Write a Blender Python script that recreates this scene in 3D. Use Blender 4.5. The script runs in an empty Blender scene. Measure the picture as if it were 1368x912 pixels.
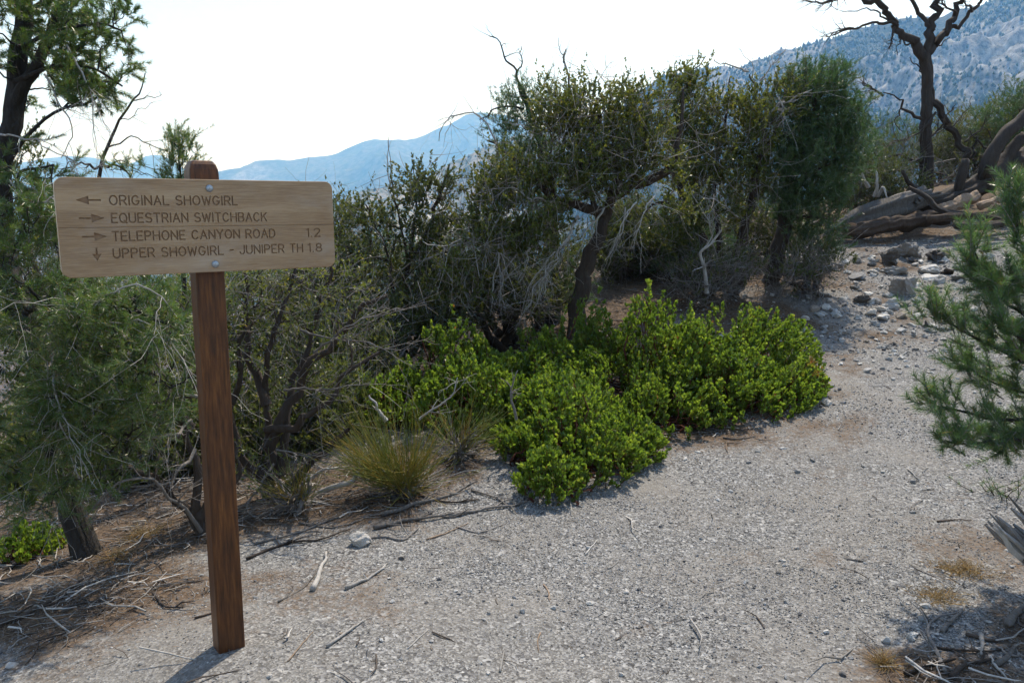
import bpy, bmesh, math, random
import numpy as np
from mathutils import Vector, Matrix

R = math.radians
SC = bpy.context.scene
C = bpy.context.collection
rng = np.random.default_rng(11)
random.seed(11)

# ------------------------------------------------------------------ camera, sky, sun, exposure
F = 1065.0                                  # focal length in photo pixels (1368 wide)
PITCH = R(8.9)
EYE = np.array([0.0, 0.0, 1.55])
cam_d = bpy.data.cameras.new('camera')
cam_d.sensor_width = 36.0
cam_d.lens = 36.0 * F / 1368.0
cam_d.clip_start = 0.05
cam_d.clip_end = 60000.0
cam = bpy.data.objects.new('camera', cam_d)
cam.location = EYE
cam.rotation_euler = (math.pi / 2 - PITCH, 0, 0)
C.objects.link(cam)
SC.camera = cam

SUN_AZ, SUN_EL = R(26), R(57)               # azimuth to the right of straight ahead: the view is backlit
world = bpy.data.worlds.new('World')
SC.world = world
world.use_nodes = True
wn = world.node_tree
sky = wn.nodes.new('ShaderNodeTexSky')
sky.sky_type = 'NISHITA'
sky.sun_disc = False
sky.sun_elevation = SUN_EL
sky.sun_rotation = SUN_AZ
sky.altitude = 1800.0
sky.air_density = 1.0
sky.dust_density = 3.5
sky.ozone_density = 1.0
veil = wn.nodes.new('ShaderNodeHueSaturation')          # thin white cloud veil over the whole sky
veil.inputs['Saturation'].default_value = 0.82
veil.inputs['Value'].default_value = 1.35
wn.links.new(sky.outputs[0], veil.inputs['Color'])
wn.links.new(veil.outputs[0], wn.nodes['Background'].inputs[0])
wn.nodes['Background'].inputs[1].default_value = 0.13

sun_d = bpy.data.lights.new('sun', 'SUN')
sun_d.energy = 4.7
sun_d.angle = R(0.5)
sun_d.color = (1.0, 0.985, 0.955)
sun = bpy.data.objects.new('sun', sun_d)
sv = Vector((math.sin(SUN_AZ) * math.cos(SUN_EL), math.cos(SUN_AZ) * math.cos(SUN_EL), math.sin(SUN_EL)))
sun.rotation_euler = sv.to_track_quat('Z', 'Y').to_euler()
sun.location = (3, 6, 12)
C.objects.link(sun)

SC.view_settings.view_transform = 'Standard'
SC.view_settings.look = 'None'
SC.view_settings.gamma = 1.0
SC.view_settings.exposure = 0.6
SC.view_settings.use_curve_mapping = False
SC.render.engine = 'CYCLES'
cy = SC.cycles
cy.max_bounces = 7
cy.diffuse_bounces = 3
cy.glossy_bounces = 2
cy.transmission_bounces = 4
cy.volume_bounces = 1
cy.transparent_max_bounces = 4
cy.use_denoising = True
cy.sample_clamp_indirect = 6.0

# ------------------------------------------------------------------ helpers
SP, CP = math.sin(PITCH), math.cos(PITCH)


def ray(px, py):
    r, d = (px - 684.0) / F, (py - 456.0) / F
    return np.array([r, CP - d * SP, -(d * CP + SP)])


def P(px, py, Y):
    """world point seen at photo pixel (px, py) at forward distance Y metres"""
    v = ray(px, py)
    return EYE + v * (Y / v[1])


_tab = np.random.default_rng(5).random((257, 257)) * 2 - 1
_tab[256, :] = _tab[0, :]
_tab[:, 256] = _tab[:, 0]


def vnoise(x, y):
    x = np.asarray(x, float); y = np.asarray(y, float)
    xi = np.floor(x); yi = np.floor(y)
    fx = x - xi; fy = y - yi
    fx = fx * fx * (3 - 2 * fx); fy = fy * fy * (3 - 2 * fy)
    a = xi.astype(int) % 256; b = yi.astype(int) % 256
    return ((_tab[a, b] * (1 - fx) + _tab[a + 1, b] * fx) * (1 - fy)
            + (_tab[a, b + 1] * (1 - fx) + _tab[a + 1, b + 1] * fx) * fy)


def fbm(x, y, o=4, lac=2.03, g=0.5):
    s = 0; a = 1.0; f = 1.0
    for k in range(o):
        s = s + a * vnoise(x * f + 17.3 * k, y * f + 9.1 * k)
        a *= g; f *= lac
    return s


def ridged(x, y, o=4):
    s = 0; a = 1.0; f = 1.0
    for k in range(o):
        s = s + a * (1 - np.abs(vnoise(x * f + 7.7 * k, y * f + 3.3 * k)) * 2)
        a *= 0.5; f *= 2.1
    return s


def nrm(v):
    v = np.asarray(v, float)
    return v / np.maximum(np.linalg.norm(v, axis=-1, keepdims=True), 1e-9)


def smooth(e0, e1, x):
    t = np.clip((x - e0) / (e1 - e0), 0, 1)
    return t * t * (3 - 2 * t)


class MB:
    """collects vertices, faces and a per-vertex tint, then links them as ONE mesh object"""

    def __init__(self):
        self.v, self.f, self.t, self.n = [], [], [], 0

    def add(self, V, Fs, tint=0.5):
        V = np.asarray(V, float).reshape(-1, 3)
        for fa in (Fs if isinstance(Fs, list) else [Fs]):
            self.f.append(np.asarray(fa, int) + self.n)
        self.v.append(V)
        self.t.append(np.broadcast_to(np.asarray(tint, float), (len(V),)))
        self.n += len(V)

    def build(self, name, mat, parent=None, smooth_shade=True):
        me = bpy.data.meshes.new(name)
        V = np.concatenate(self.v) if self.v else np.zeros((0, 3))
        if parent is not None:
            V = V - np.array(parent_world(parent))
        me.vertices.add(len(V))
        me.vertices.foreach_set('co', V.astype(np.float32).ravel())
        idx = np.concatenate([a.ravel() for a in self.f])
        tot = np.concatenate([np.full(len(a), a.shape[1]) for a in self.f])
        me.loops.add(len(idx))
        me.loops.foreach_set('vertex_index', idx.astype(np.int32))
        me.polygons.add(len(tot))
        me.polygons.foreach_set('loop_start', np.concatenate([[0], np.cumsum(tot)[:-1]]).astype(np.int32))
        me.polygons.foreach_set('loop_total', tot.astype(np.int32))
        me.polygons.foreach_set('use_smooth', np.full(len(tot), smooth_shade))
        me.update(calc_edges=True)
        at = me.attributes.new('tint', 'FLOAT', 'POINT')
        at.data.foreach_set('value', np.concatenate(self.t).astype(np.float32))
        me.materials.append(mat)
        o = bpy.data.objects.new(name, me)
        C.objects.link(o)
        if parent is not None:
            o.parent = parent
        return o

    # -- tubes: P (N,K,3), R (N,K)
    def tubes(self, Pn, Rn, sides=6, tint=0.5, rough=0.0, cap=False):
        Pn = np.asarray(Pn, float); Rn = np.asarray(Rn, float)
        if Pn.ndim == 2:
            Pn = Pn[None]; Rn = Rn[None]
        N, K, _ = Pn.shape
        T = nrm(np.gradient(Pn, axis=1))
        mt = np.abs(nrm(Pn[:, -1] - Pn[:, 0]))
        ref = np.zeros((N, 3)); ref[np.arange(N), np.argmin(mt, axis=1)] = 1
        U = nrm(np.cross(T, ref[:, None, :])); W = np.cross(T, U)
        a = np.linspace(0, 2 * math.pi, sides, endpoint=False)
        rr = Rn[:, :, None] * np.ones(sides)
        if rough > 0:
            ph = rng.random((N, 1, 1)) * 50
            s = np.arange(K)[None, :, None] * 0.22
            rr = rr * (1 + (0.5 if sides >= 10 else 1) * rough * vnoise(np.cos(a) * 2.3 + ph + 20, s + np.sin(a) * 2.3 + 30)
                       + 0.5 * rough * rng.standard_normal((N, 1, sides)))
            if sides >= 10:                              # bark plates and weather splits along the grain
                jj = np.arange(sides)[None, None, :]
                kk = np.arange(K)[None, :, None]
                rr = rr * (1 + 0.8 * rough * vnoise(jj * 1.7 + ph * 3, kk * 0.10 + ph) + 0.35 * rough * vnoise(jj * 2.3 + ph, kk * 0.35 + 9))
        V = Pn[:, :, None, :] + rr[..., None] * (np.cos(a)[:, None] * U[:, :, None, :] + np.sin(a)[:, None] * W[:, :, None, :])
        j = np.arange(sides); jn = (j + 1) % sides
        k = np.arange(K - 1)[:, None]
        q = np.stack([k * sides + j, k * sides + jn, (k + 1) * sides + jn, (k + 1) * sides + j], -1).reshape(-1, 4)
        q = (q[None] + (np.arange(N) * K * sides)[:, None, None]).reshape(-1, 4)
        fl = [q]
        V = V.reshape(-1, 3)
        tt = np.repeat(np.broadcast_to(np.asarray(tint, float), (N,)), K * sides)
        if cap:
            extra = []; ex = []
            n0 = len(V)
            for i in range(N):
                for e, kk in ((0, 0), (1, K - 1)):
                    ci = n0 + len(extra)
                    extra.append(Pn[i, kk] + T[i, kk] * Rn[i, kk] * (0.15 if e else -0.15))
                    b = i * K * sides + kk * sides
                    for jj in range(sides):
                        p, qq = b + jj, b + (jj + 1) % sides
                        ex.append((p, qq, ci) if e else (qq, p, ci))
            V = np.concatenate([V, np.array(extra)])
            tt = np.concatenate([tt, np.repeat(np.broadcast_to(np.asarray(tint, float), (N,)), 2)])
            fl.append(np.array(ex))
        self.add(V, fl, tt)

    def leaves(self, Pp, D, Nn, L, W, shape='quad', tint=None):
        n = len(Pp)
        if n == 0:
            return
        D = nrm(D); S = nrm(np.cross(D, Nn)); Nn = np.cross(S, D)
        L = np.broadcast_to(L, (n,))[:, None]; W = np.broadcast_to(W, (n,))[:, None]
        if tint is None:
            tint = rng.random(n)
        if shape == 'tri':
            V = np.stack([Pp - S * W / 2, Pp + S * W / 2, Pp + D * L], 1)
            fa = np.arange(n)[:, None] * 3 + np.array([0, 1, 2])
            self.add(V, fa, np.repeat(tint, 3))
        elif shape == 'quad':
            m = Pp + D * L * 0.5 + Nn * W * 0.12
            V = np.stack([Pp, m + S * W / 2, Pp + D * L, m - S * W / 2], 1)
            fa = np.arange(n)[:, None] * 4 + np.array([0, 1, 2, 3])
            self.add(V, fa, np.repeat(tint, 4))
        else:  # oval with a fold along the midrib
            f = Nn * W * 0.16
            V = np.stack([Pp, Pp + D * L * .34 + S * W * .5 + f, Pp + D * L * .76 + S * W * .42 + f, Pp + D * L,
                          Pp + D * L * .76 - S * W * .42 + f, Pp + D * L * .34 - S * W * .5 + f], 1)
            b = np.arange(n)[:, None] * 6
            self.add(V, [b + np.array([0, 1, 2, 3]), b + np.array([0, 3, 4, 5])], np.repeat(tint, 6))


def parent_world(o):
    v = Vector((0, 0, 0))
    while o is not None:
        v = v + o.location
        o = o.parent
    return v


def thing(name, loc, label, cat, group=None):
    o = bpy.data.objects.new(name, None)
    o.empty_display_size = 0.1
    C.objects.link(o)
    o.location = Vector([float(c) for c in loc])
    tag(o, label, cat, group)
    return o


def tag(o, label=None, cat=None, group=None, kind=None):
    if label: o['label'] = label
    if cat: o['category'] = cat
    if group: o['group'] = group
    if kind: o['kind'] = kind
    return o


def catmull(pts, step):
    p = np.asarray(pts, float)
    if len(p) == 2:
        n = max(2, int(np.linalg.norm(p[1] - p[0]) / step) + 1)
        return p[0] + (p[1] - p[0]) * np.linspace(0, 1, n)[:, None]
    q = np.vstack([2 * p[0] - p[1], p, 2 * p[-1] - p[-2]])
    out = []
    for i in range(1, len(q) - 2):
        n = max(1, int(round(np.linalg.norm(q[i + 1] - q[i]) / step)))
        t = np.linspace(0, 1, n, endpoint=False)[:, None]
        a, b, c, d = q[i - 1], q[i], q[i + 1], q[i + 2]
        out.append(0.5 * (2 * b + (c - a) * t + (2 * a - 5 * b + 4 * c - d) * t ** 2 + (3 * b - a - 3 * c + d) * t ** 3))
    out.append(p[-1:])
    return np.concatenate(out)


# ------------------------------------------------------------------ materials
def mat_new(name):
    m = bpy.data.materials.new(name)
    m.use_nodes = True
    nt = m.node_tree
    nt.nodes.clear()
    out = nt.nodes.new('ShaderNodeOutputMaterial')
    return m, nt, out


def ramp(nt, src, stops):
    r = nt.nodes.new('ShaderNodeValToRGB')
    el = r.color_ramp.elements
    while len(el) < len(stops):
        el.new(0.5)
    for e, (p, c) in zip(el, stops):
        e.position = p
        e.color = (*c, 1)
    nt.links.new(src, r.inputs[0])
    return r.outputs[0]


def node(nt, t, **kw):
    n = nt.nodes.new(t)
    for k, v in kw.items():
        if k in n.inputs:
            n.inputs[k].default_value = v
        else:
            setattr(n, k, v)
    return n


def mixc(nt, fac, a, b, mode='MIX'):
    m = nt.nodes.new('ShaderNodeMix')
    m.data_type = 'RGBA'
    m.blend_type = mode
    for s, v in ((0, fac), (6, a), (7, b)):
        if hasattr(v, 'links') or hasattr(v, 'is_linked'):
            nt.links.new(v, m.inputs[s])
        elif s == 0:
            m.inputs[0].default_value = v
        else:
            m.inputs[s].default_value = (*v, 1)
    return m.outputs[2]


def noise(nt, scale, detail=4, vec=None, rough=0.55, dist=0.0):
    n = node(nt, 'ShaderNodeTexNoise', Scale=scale, Detail=detail, Roughness=rough, Distortion=dist)
    if vec is not None:
        nt.links.new(vec, n.inputs['Vector'])
    return n.outputs['Fac']


def mapping(nt, scale=(1, 1, 1), coord='Object', rot=(0, 0, 0)):
    tc = nt.nodes.new('ShaderNodeTexCoord')
    mp = nt.nodes.new('ShaderNodeMapping')
    mp.inputs['Scale'].default_value = scale
    mp.inputs['Rotation'].default_value = rot
    nt.links.new(tc.outputs[coord], mp.inputs[0])
    return mp.outputs[0]


def attr(nt, name='tint'):
    a = nt.nodes.new('ShaderNodeAttribute')
    a.attribute_name = name
    return a.outputs['Fac']


def bump(nt, h, strength=0.4, dist=0.01):
    b = node(nt, 'ShaderNodeBump', Strength=strength, Distance=dist)
    nt.links.new(h, b.inputs['Height'])
    return b.outputs[0]


def leaf_mat(name, stops, trans=0.45, tgain=(1.35, 1.45, 0.7), rough=0.42, spec=0.45):
    m, nt, out = mat_new(name)
    c = ramp(nt, attr(nt), stops)
    pb = node(nt, 'ShaderNodeBsdfPrincipled', Roughness=rough)
    pb.inputs['Specular IOR Level'].default_value = spec
    nt.links.new(c, pb.inputs['Base Color'])
    tr = nt.nodes.new('ShaderNodeBsdfTranslucent')
    nt.links.new(mixc(nt, 1.0, c, tgain, 'MULTIPLY'), tr.inputs['Color'])
    mx = node(nt, 'ShaderNodeMixShader')
    mx.inputs[0].default_value = trans
    nt.links.new(pb.outputs[0], mx.inputs[1])
    nt.links.new(tr.outputs[0], mx.inputs[2])
    nt.links.new(mx.outputs[0], out.inputs[0])
    return m


def bark_mat(name, c0, c1, c2, scale=14.0, rough=0.9, bstr=0.9, stretch=0.25, bd=0.012):
    m, nt, out = mat_new(name)
    v = mapping(nt, (1, 1, stretch))
    n1 = noise(nt, scale * 3, 6, v, 0.65, 0.6)
    n2 = noise(nt, scale * 0.35, 3, v)
    c = mixc(nt, n2, ramp(nt, n1, [(0.3, c0), (0.55, c1), (0.8, c2)]), c1)
    c = mixc(nt, 1.0, c, ramp(nt, attr(nt), [(0, (0.55,) * 3), (1, (1.3,) * 3)]), 'MULTIPLY')
    pb = node(nt, 'ShaderNodeBsdfPrincipled', Roughness=rough)
    pb.inputs['Specular IOR Level'].default_value = 0.25
    nt.links.new(c, pb.inputs['Base Color'])
    nt.links.new(bump(nt, n1, bstr, bd), pb.inputs['Normal'])
    nt.links.new(pb.outputs[0], out.inputs[0])
    return m


M = {}
M['manzanita'] = leaf_mat('manzanita_leaf', [(0, (0.054, 0.094, 0.018)), (0.45, (0.112, 0.170, 0.028)), (0.8, (0.178, 0.232, 0.040)), (0.93, (0.24, 0.27, 0.06)), (0.97, (0.18, 0.09, 0.03)), (1, (0.17, 0.075, 0.03))], 0.5)
M['manzanita_rust'] = leaf_mat('manzanita_leaf_turning', [(0, (0.07, 0.11, 0.02)), (0.5, (0.13, 0.15, 0.03)), (0.8, (0.24, 0.13, 0.05)), (1, (0.26, 0.10, 0.04))], 0.45)
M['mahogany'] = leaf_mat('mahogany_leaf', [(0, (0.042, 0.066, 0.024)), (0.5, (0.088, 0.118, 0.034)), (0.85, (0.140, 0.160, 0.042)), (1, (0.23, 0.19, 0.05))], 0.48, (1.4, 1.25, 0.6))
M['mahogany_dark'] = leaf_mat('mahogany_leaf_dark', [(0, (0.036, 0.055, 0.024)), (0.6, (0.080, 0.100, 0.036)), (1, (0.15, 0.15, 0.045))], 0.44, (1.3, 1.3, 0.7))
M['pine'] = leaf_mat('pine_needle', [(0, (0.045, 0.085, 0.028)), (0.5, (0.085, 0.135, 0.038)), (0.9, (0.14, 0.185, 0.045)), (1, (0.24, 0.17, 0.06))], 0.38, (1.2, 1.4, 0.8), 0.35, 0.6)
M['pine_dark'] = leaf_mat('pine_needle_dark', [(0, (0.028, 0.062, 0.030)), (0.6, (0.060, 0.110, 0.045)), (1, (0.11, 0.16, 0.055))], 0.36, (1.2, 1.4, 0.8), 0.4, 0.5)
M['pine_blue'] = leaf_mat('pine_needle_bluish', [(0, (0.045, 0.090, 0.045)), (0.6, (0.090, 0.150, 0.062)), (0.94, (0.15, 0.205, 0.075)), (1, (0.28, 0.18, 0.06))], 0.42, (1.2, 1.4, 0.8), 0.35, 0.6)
M['ephedra'] = leaf_mat('ephedra_stem', [(0, (0.12, 0.155, 0.04)), (0.6, (0.22, 0.245, 0.07)), (0.9, (0.34, 0.32, 0.10)), (1, (0.40, 0.28, 0.06))], 0.4, (1.2, 1.3, 0.7))
M['dry_grass'] = leaf_mat('dry_grass', [(0, (0.22, 0.16, 0.08)), (0.6, (0.36, 0.27, 0.12)), (1, (0.42, 0.24, 0.06))], 0.35, (1.2, 1.1, 0.8))
M['bark_dark'] = bark_mat('bark_dark', (0.022, 0.017, 0.014), (0.060, 0.047, 0.040), (0.135, 0.112, 0.097))
M['bark_pine'] = bark_mat('bark_pine', (0.012, 0.011, 0.011), (0.036, 0.033, 0.032), (0.11, 0.104, 0.10), 16.0, 0.9, 1.0, 0.25, 0.02)
M['bark_red'] = bark_mat('bark_red', (0.04, 0.015, 0.010), (0.10, 0.035, 0.022), (0.17, 0.07, 0.045))
M['bark_snag'] = bark_mat('bark_snag', (0.018, 0.015, 0.014), (0.052, 0.044, 0.040), (0.11, 0.095, 0.088), 9.0)
M['bark_rust'] = bark_mat('bark_rust', (0.022, 0.016, 0.013), (0.065, 0.048, 0.039), (0.15, 0.115, 0.095), 9.0)
M['silver'] = bark_mat('silver_deadwood', (0.16, 0.15, 0.145), (0.34, 0.325, 0.31), (0.52, 0.50, 0.475), 22.0, 0.75, 0.6, 0.15, 0.005)
M['grey_wood'] = bark_mat('grey_deadwood', (0.07, 0.064, 0.060), (0.17, 0.155, 0.145), (0.31, 0.285, 0.265), 18.0, 0.85, 0.8, 0.15, 0.008)
M['log_grey'] = bark_mat('log_grey', (0.04, 0.037, 0.035), (0.105, 0.097, 0.092), (0.20, 0.185, 0.175), 12.0, 0.85, 1.0, 0.15, 0.015)
M['tan_wood'] = bark_mat('tan_deadwood', (0.09, 0.062, 0.043), (0.22, 0.160, 0.115), (0.38, 0.305, 0.235), 16.0, 0.8, 0.6, 0.12, 0.006)
M['twig'] = bark_mat('twig_grey', (0.12, 0.11, 0.105), (0.22, 0.205, 0.195), (0.34, 0.32, 0.305), 30.0, 0.85, 0.2, 0.5, 0.002)
M['twig_dark'] = bark_mat('twig_dark', (0.035, 0.028, 0.025), (0.075, 0.062, 0.055), (0.14, 0.12, 0.105), 30.0, 0.85, 0.2, 0.5, 0.002)


def stone_mat(name, stops, per_instance=False):
    m, nt, out = mat_new(name)
    v = mapping(nt, (1, 1, 1))
    if per_instance:
        oi = nt.nodes.new('ShaderNodeObjectInfo')
        src = oi.outputs['Random']
    else:
        src = attr(nt)
    c = ramp(nt, src, stops)
    n1 = noise(nt, 26, 6, v, 0.65)
    c = mixc(nt, 1.0, c, ramp(nt, n1, [(0.25, (0.6, 0.6, 0.62)), (0.5, (0.95, 0.95, 0.95)), (0.75, (1.2, 1.18, 1.14))]), 'MULTIPLY')
    pb = node(nt, 'ShaderNodeBsdfPrincipled', Roughness=0.85)
    pb.inputs['Specular IOR Level'].default_value = 0.3
    nt.links.new(c, pb.inputs['Base Color'])
    nt.links.new(bump(nt, n1, 0.6, 0.01), pb.inputs['Normal'])
    nt.links.new(pb.outputs[0], out.inputs[0])
    return m


LIME = [(0, (0.06, 0.061, 0.068)), (0.3, (0.155, 0.157, 0.165)), (0.6, (0.275, 0.277, 0.28)), (0.88, (0.42, 0.42, 0.418)), (0.94, (0.24, 0.19, 0.145)), (1, (0.56, 0.555, 0.54))]
M['stone'] = stone_mat('limestone', LIME)
M['gravel'] = stone_mat('limestone_gravel', LIME, True)
M['dark_stone'] = stone_mat('weathered_limestone', [(0, (0.05, 0.045, 0.045)), (0.5, (0.13, 0.125, 0.12)), (1, (0.28, 0.27, 0.26))])
M['pale_stone'] = stone_mat('pale_limestone', [(0, (0.42, 0.40, 0.38)), (1, (0.56, 0.55, 0.53))])

# ------------------------------------------------------------------ ground
_ctrl = []


def cp(px, py, Y):
    q = P(px, py, Y); _ctrl.append((q[0], q[1], q[2]))


for a in [(308, 872, 2.52), (684, 905, 2.5), (30, 905, 2.55), (1340, 905, 2.5), (1000, 590, 5.0), (700, 690, 3.95), (1300, 600, 4.9),
          (1080, 440, 8.0), (1300, 440, 7.7), (1200, 330, 11.0), (1350, 320, 11.0), (850, 380, 9.4), (960, 378, 9.2), (1120, 318, 11.8),
          (545, 665, 4.2), (115, 742, 3.75), (480, 735, 3.5), (1180, 520, 6.0), (870, 800, 3.1)]:
    cp(*a)
_ctrl += [(0, 0, 0), (-2, 0, 0), (2, 0, 0), (0, -4, 0.02), (-3, 6.5, -0.35), (-6, 11, -1.7), (-6, 4, -0.7), (-6, 0, -0.4), (-1.2, 7, -0.02), (-2, 11, -0.6),
          (0.5, 12, 0.65), (3, 15, 1.35), (8, 15, 2.1), (9, 8, 1.4), (9, 3, 0.6), (7, -3, 0.3), (-5, -4, -0.3), (0, 18, -0.2), (-7, 18, -4), (8, 19, 1.9)]
_ctrl = np.array(_ctrl)


def _tps(d2):
    return np.where(d2 > 1e-12, 0.5 * d2 * np.log(np.maximum(d2, 1e-12)), 0.0)


_n = len(_ctrl)
_K = _tps(((_ctrl[:, None, :2] - _ctrl[None, :, :2]) ** 2).sum(-1)) + np.eye(_n) * 0.02
_A = np.zeros((_n + 3, _n + 3))
_A[:_n, :_n] = _K
_A[:_n, _n] = 1
_A[:_n, _n + 1:] = _ctrl[:, :2]
_A[_n:, :_n] = _A[:_n, _n:].T
_w = np.linalg.solve(_A, np.concatenate([_ctrl[:, 2], np.zeros(3)]))


def G(x, y):
    """height of the ground"""
    x = np.asarray(x, float); y = np.asarray(y, float)
    sh = x.shape
    x = x.ravel(); y = y.ravel()
    xc = np.clip(x, -9, 11); yc = np.clip(y, -5, 20)
    z = _w[_n] + _w[_n + 1] * xc + _w[_n + 2] * yc
    for i in range(_n):
        z = z + _w[i] * _tps((xc - _ctrl[i, 0]) ** 2 + (yc - _ctrl[i, 1]) ** 2)
    d = np.hypot(x - xc, y - yc)
    z = z - 0.28 * np.minimum(d, 450) - 0.0
    z = z + 0.010 * fbm(x * 3.1, y * 3.1, 3) + 0.035 * fbm(x * 0.9 + 5, y * 0.9, 2) + fbm(x / 60, y / 60, 3) * np.clip(d / 12, 0, 9)
    return z.reshape(sh)


def g(x, y):
    return float(G(np.array([x]), np.array([y]))[0])


def pg(px, py):
    """ground point seen at a photo pixel"""
    v = ray(px, py)
    t = np.linspace(1.5, 16, 1500)
    q = EYE + v * t[:, None]
    dz = q[:, 2] - G(q[:, 0], q[:, 1])
    k = np.argmax(dz < 0) if (dz < 0).any() else len(t) - 1
    return q[k]


def geo(a, n, end):
    s = [a]; k = (end / a) ** (1 / n)
    for i in range(n):
        s.append(s[-1] * k)
    return np.array(s)


def duff_mask(x, y):
    """brown needle litter and soil, 0..1: lies under the trees and shrubs, thin on the trail"""
    m = np.zeros_like(x)
    for cx, cy, rx, ry, a in DUFF:
        m = np.maximum(m, a * np.exp(-(((x - cx) / rx) ** 2 + ((y - cy) / ry) ** 2)))
    m = np.maximum(m, 1.3 * smooth(5.0, 9.0, np.hypot(np.minimum(x + 2.5, 0) * 1.6, np.maximum(y - 6, 0))))
    m = np.maximum(m, 1.4 * smooth(13.5, 17, np.hypot(x, y)))
    m = m + 0.26 * fbm(x * 1.7, y * 1.7, 4) + 0.12 * fbm(x * 9, y * 9, 2)
    return np.clip(m, 0, 1)


DUFF = [(-2.6, 4.6, 1.5, 1.5, 1.2), (-1.3, 4.4, 0.9, 0.7, 1.15), (-0.7, 4.7, 0.8, 0.65, 1.0), (-1.9, 3.2, 1.2, 0.50, 0.82), (-4, 7, 3, 3, 1.2), (0, 9, 3.2, 2.6, 1.2),
        (1.0, 5.8, 1.0, 1.1, 0.9), (3.0, 9.6, 1.0, 0.8, 0.95), (2.5, 12.8, 3, 1.4, 1.0), (2.0, 2.7, 0.45, 0.40, 0.68), (1.55, 2.5, 0.34, 0.22, 0.85), (2.3, 3.4, 0.45, 0.45, 0.5), (6.5, 13, 3, 2, 0.9),
        (4.9, 10.1, 0.6, 0.4, 0.7), (0.6, 2.9, 0.5, 0.22, 0.42), (-0.1, 2.5, 0.6, 0.3, 0.35), (1.2, 3.4, 0.6, 0.3, 0.38), (2.1, 5.2, 0.5, 0.4, 0.4)]

xs = np.concatenate([-9 - geo(0.15, 34, 9000)[::-1], np.arange(-9, 11.01, 0.065), 11 + geo(0.15, 34, 9000)])
ys = np.concatenate([-5 - geo(0.15, 30, 4000)[::-1], np.arange(-5, 1.2, 0.2), np.arange(1.2, 20.01, 0.065), 20 + geo(0.15, 34, 9000)])
X, Y = np.meshgrid(xs, ys)
Z = G(X, Y)
mb = MB()
nx, ny = len(xs), len(ys)
i = (np.arange(ny - 1)[:, None] * nx + np.arange(nx - 1)).ravel()
mb.add(np.stack([X, Y, Z], -1).reshape(-1, 3), np.stack([i, i + 1, i + nx + 1, i + nx], -1), duff_mask(X, Y).ravel())

m, nt, out = mat_new('gravel_ground')
vco = mapping(nt)
n_big = noise(nt, 1.3, 4, vco)
n_mid = noise(nt, 22, 6, vco, 0.7)
vor = node(nt, 'ShaderNodeTexVoronoi', Scale=85.0); nt.links.new(vco, vor.inputs['Vector'])
vor2 = node(nt, 'ShaderNodeTexVoronoi', Scale=170.0); nt.links.new(vco, vor2.inputs['Vector'])
chips = ramp(nt, vor.outputs['Color'], [(0.15, (0.028, 0.029, 0.032)), (0.4, (0.085, 0.086, 0.09)), (0.62, (0.17, 0.17, 0.172)), (0.9, (0.36, 0.36, 0.358))])
chips2 = ramp(nt, vor2.outputs['Color'], [(0.15, (0.04, 0.04, 0.042)), (0.45, (0.11, 0.11, 0.11)), (0.9, (0.29, 0.288, 0.284))])
grav = mixc(nt, ramp(nt, n_mid, [(0.46, (0, 0, 0)), (0.54, (1, 1, 1))]), chips, chips2)
dust = mixc(nt, n_mid, (0.125, 0.114, 0.104), (0.215, 0.204, 0.19))
grav = mixc(nt, ramp(nt, n_big, [(0.42, (0.05,) * 3), (0.72, (0.8,) * 3)]), grav, dust)
duffc = ramp(nt, noise(nt, 60, 6, vco, 0.7), [(0.3, (0.030, 0.021, 0.016)), (0.5, (0.085, 0.060, 0.042)), (0.66, (0.17, 0.125, 0.09)), (0.76, (0.30, 0.275, 0.25))])
fac = nt.nodes.new('ShaderNodeMath'); fac.operation = 'MULTIPLY_ADD'
nt.links.new(noise(nt, 30, 5, vco, 0.7), fac.inputs[0]); fac.inputs[1].default_value = 0.9
sub = nt.nodes.new('ShaderNodeMath'); sub.operation = 'SUBTRACT'; nt.links.new(attr(nt), sub.inputs[0]); sub.inputs[1].default_value = 0.45
nt.links.new(sub.outputs[0], fac.inputs[2])
fr = ramp(nt, fac.outputs[0], [(0.30, (0, 0, 0)), (0.62, (1, 1, 1))])
col = mixc(nt, fr, grav, duffc)
pb = node(nt, 'ShaderNodeBsdfPrincipled', Roughness=0.95)
pb.inputs['Specular IOR Level'].default_value = 0.15
nt.links.new(col, pb.inputs['Base Color'])
hsum = nt.nodes.new('ShaderNodeMath'); hsum.operation = 'ADD'
nt.links.new(vor.outputs['Distance'], hsum.inputs[0]); nt.links.new(n_mid, hsum.inputs[1])
nt.links.new(bump(nt, hsum.outputs[0], 0.6, 0.006), pb.inputs['Normal'])
nt.links.new(pb.outputs[0], out.inputs[0])
M['ground'] = m
ground = mb.build('ground', M['ground'])
tag(ground, 'pale grey limestone gravel trail and ground', None, None, 'structure')

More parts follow.
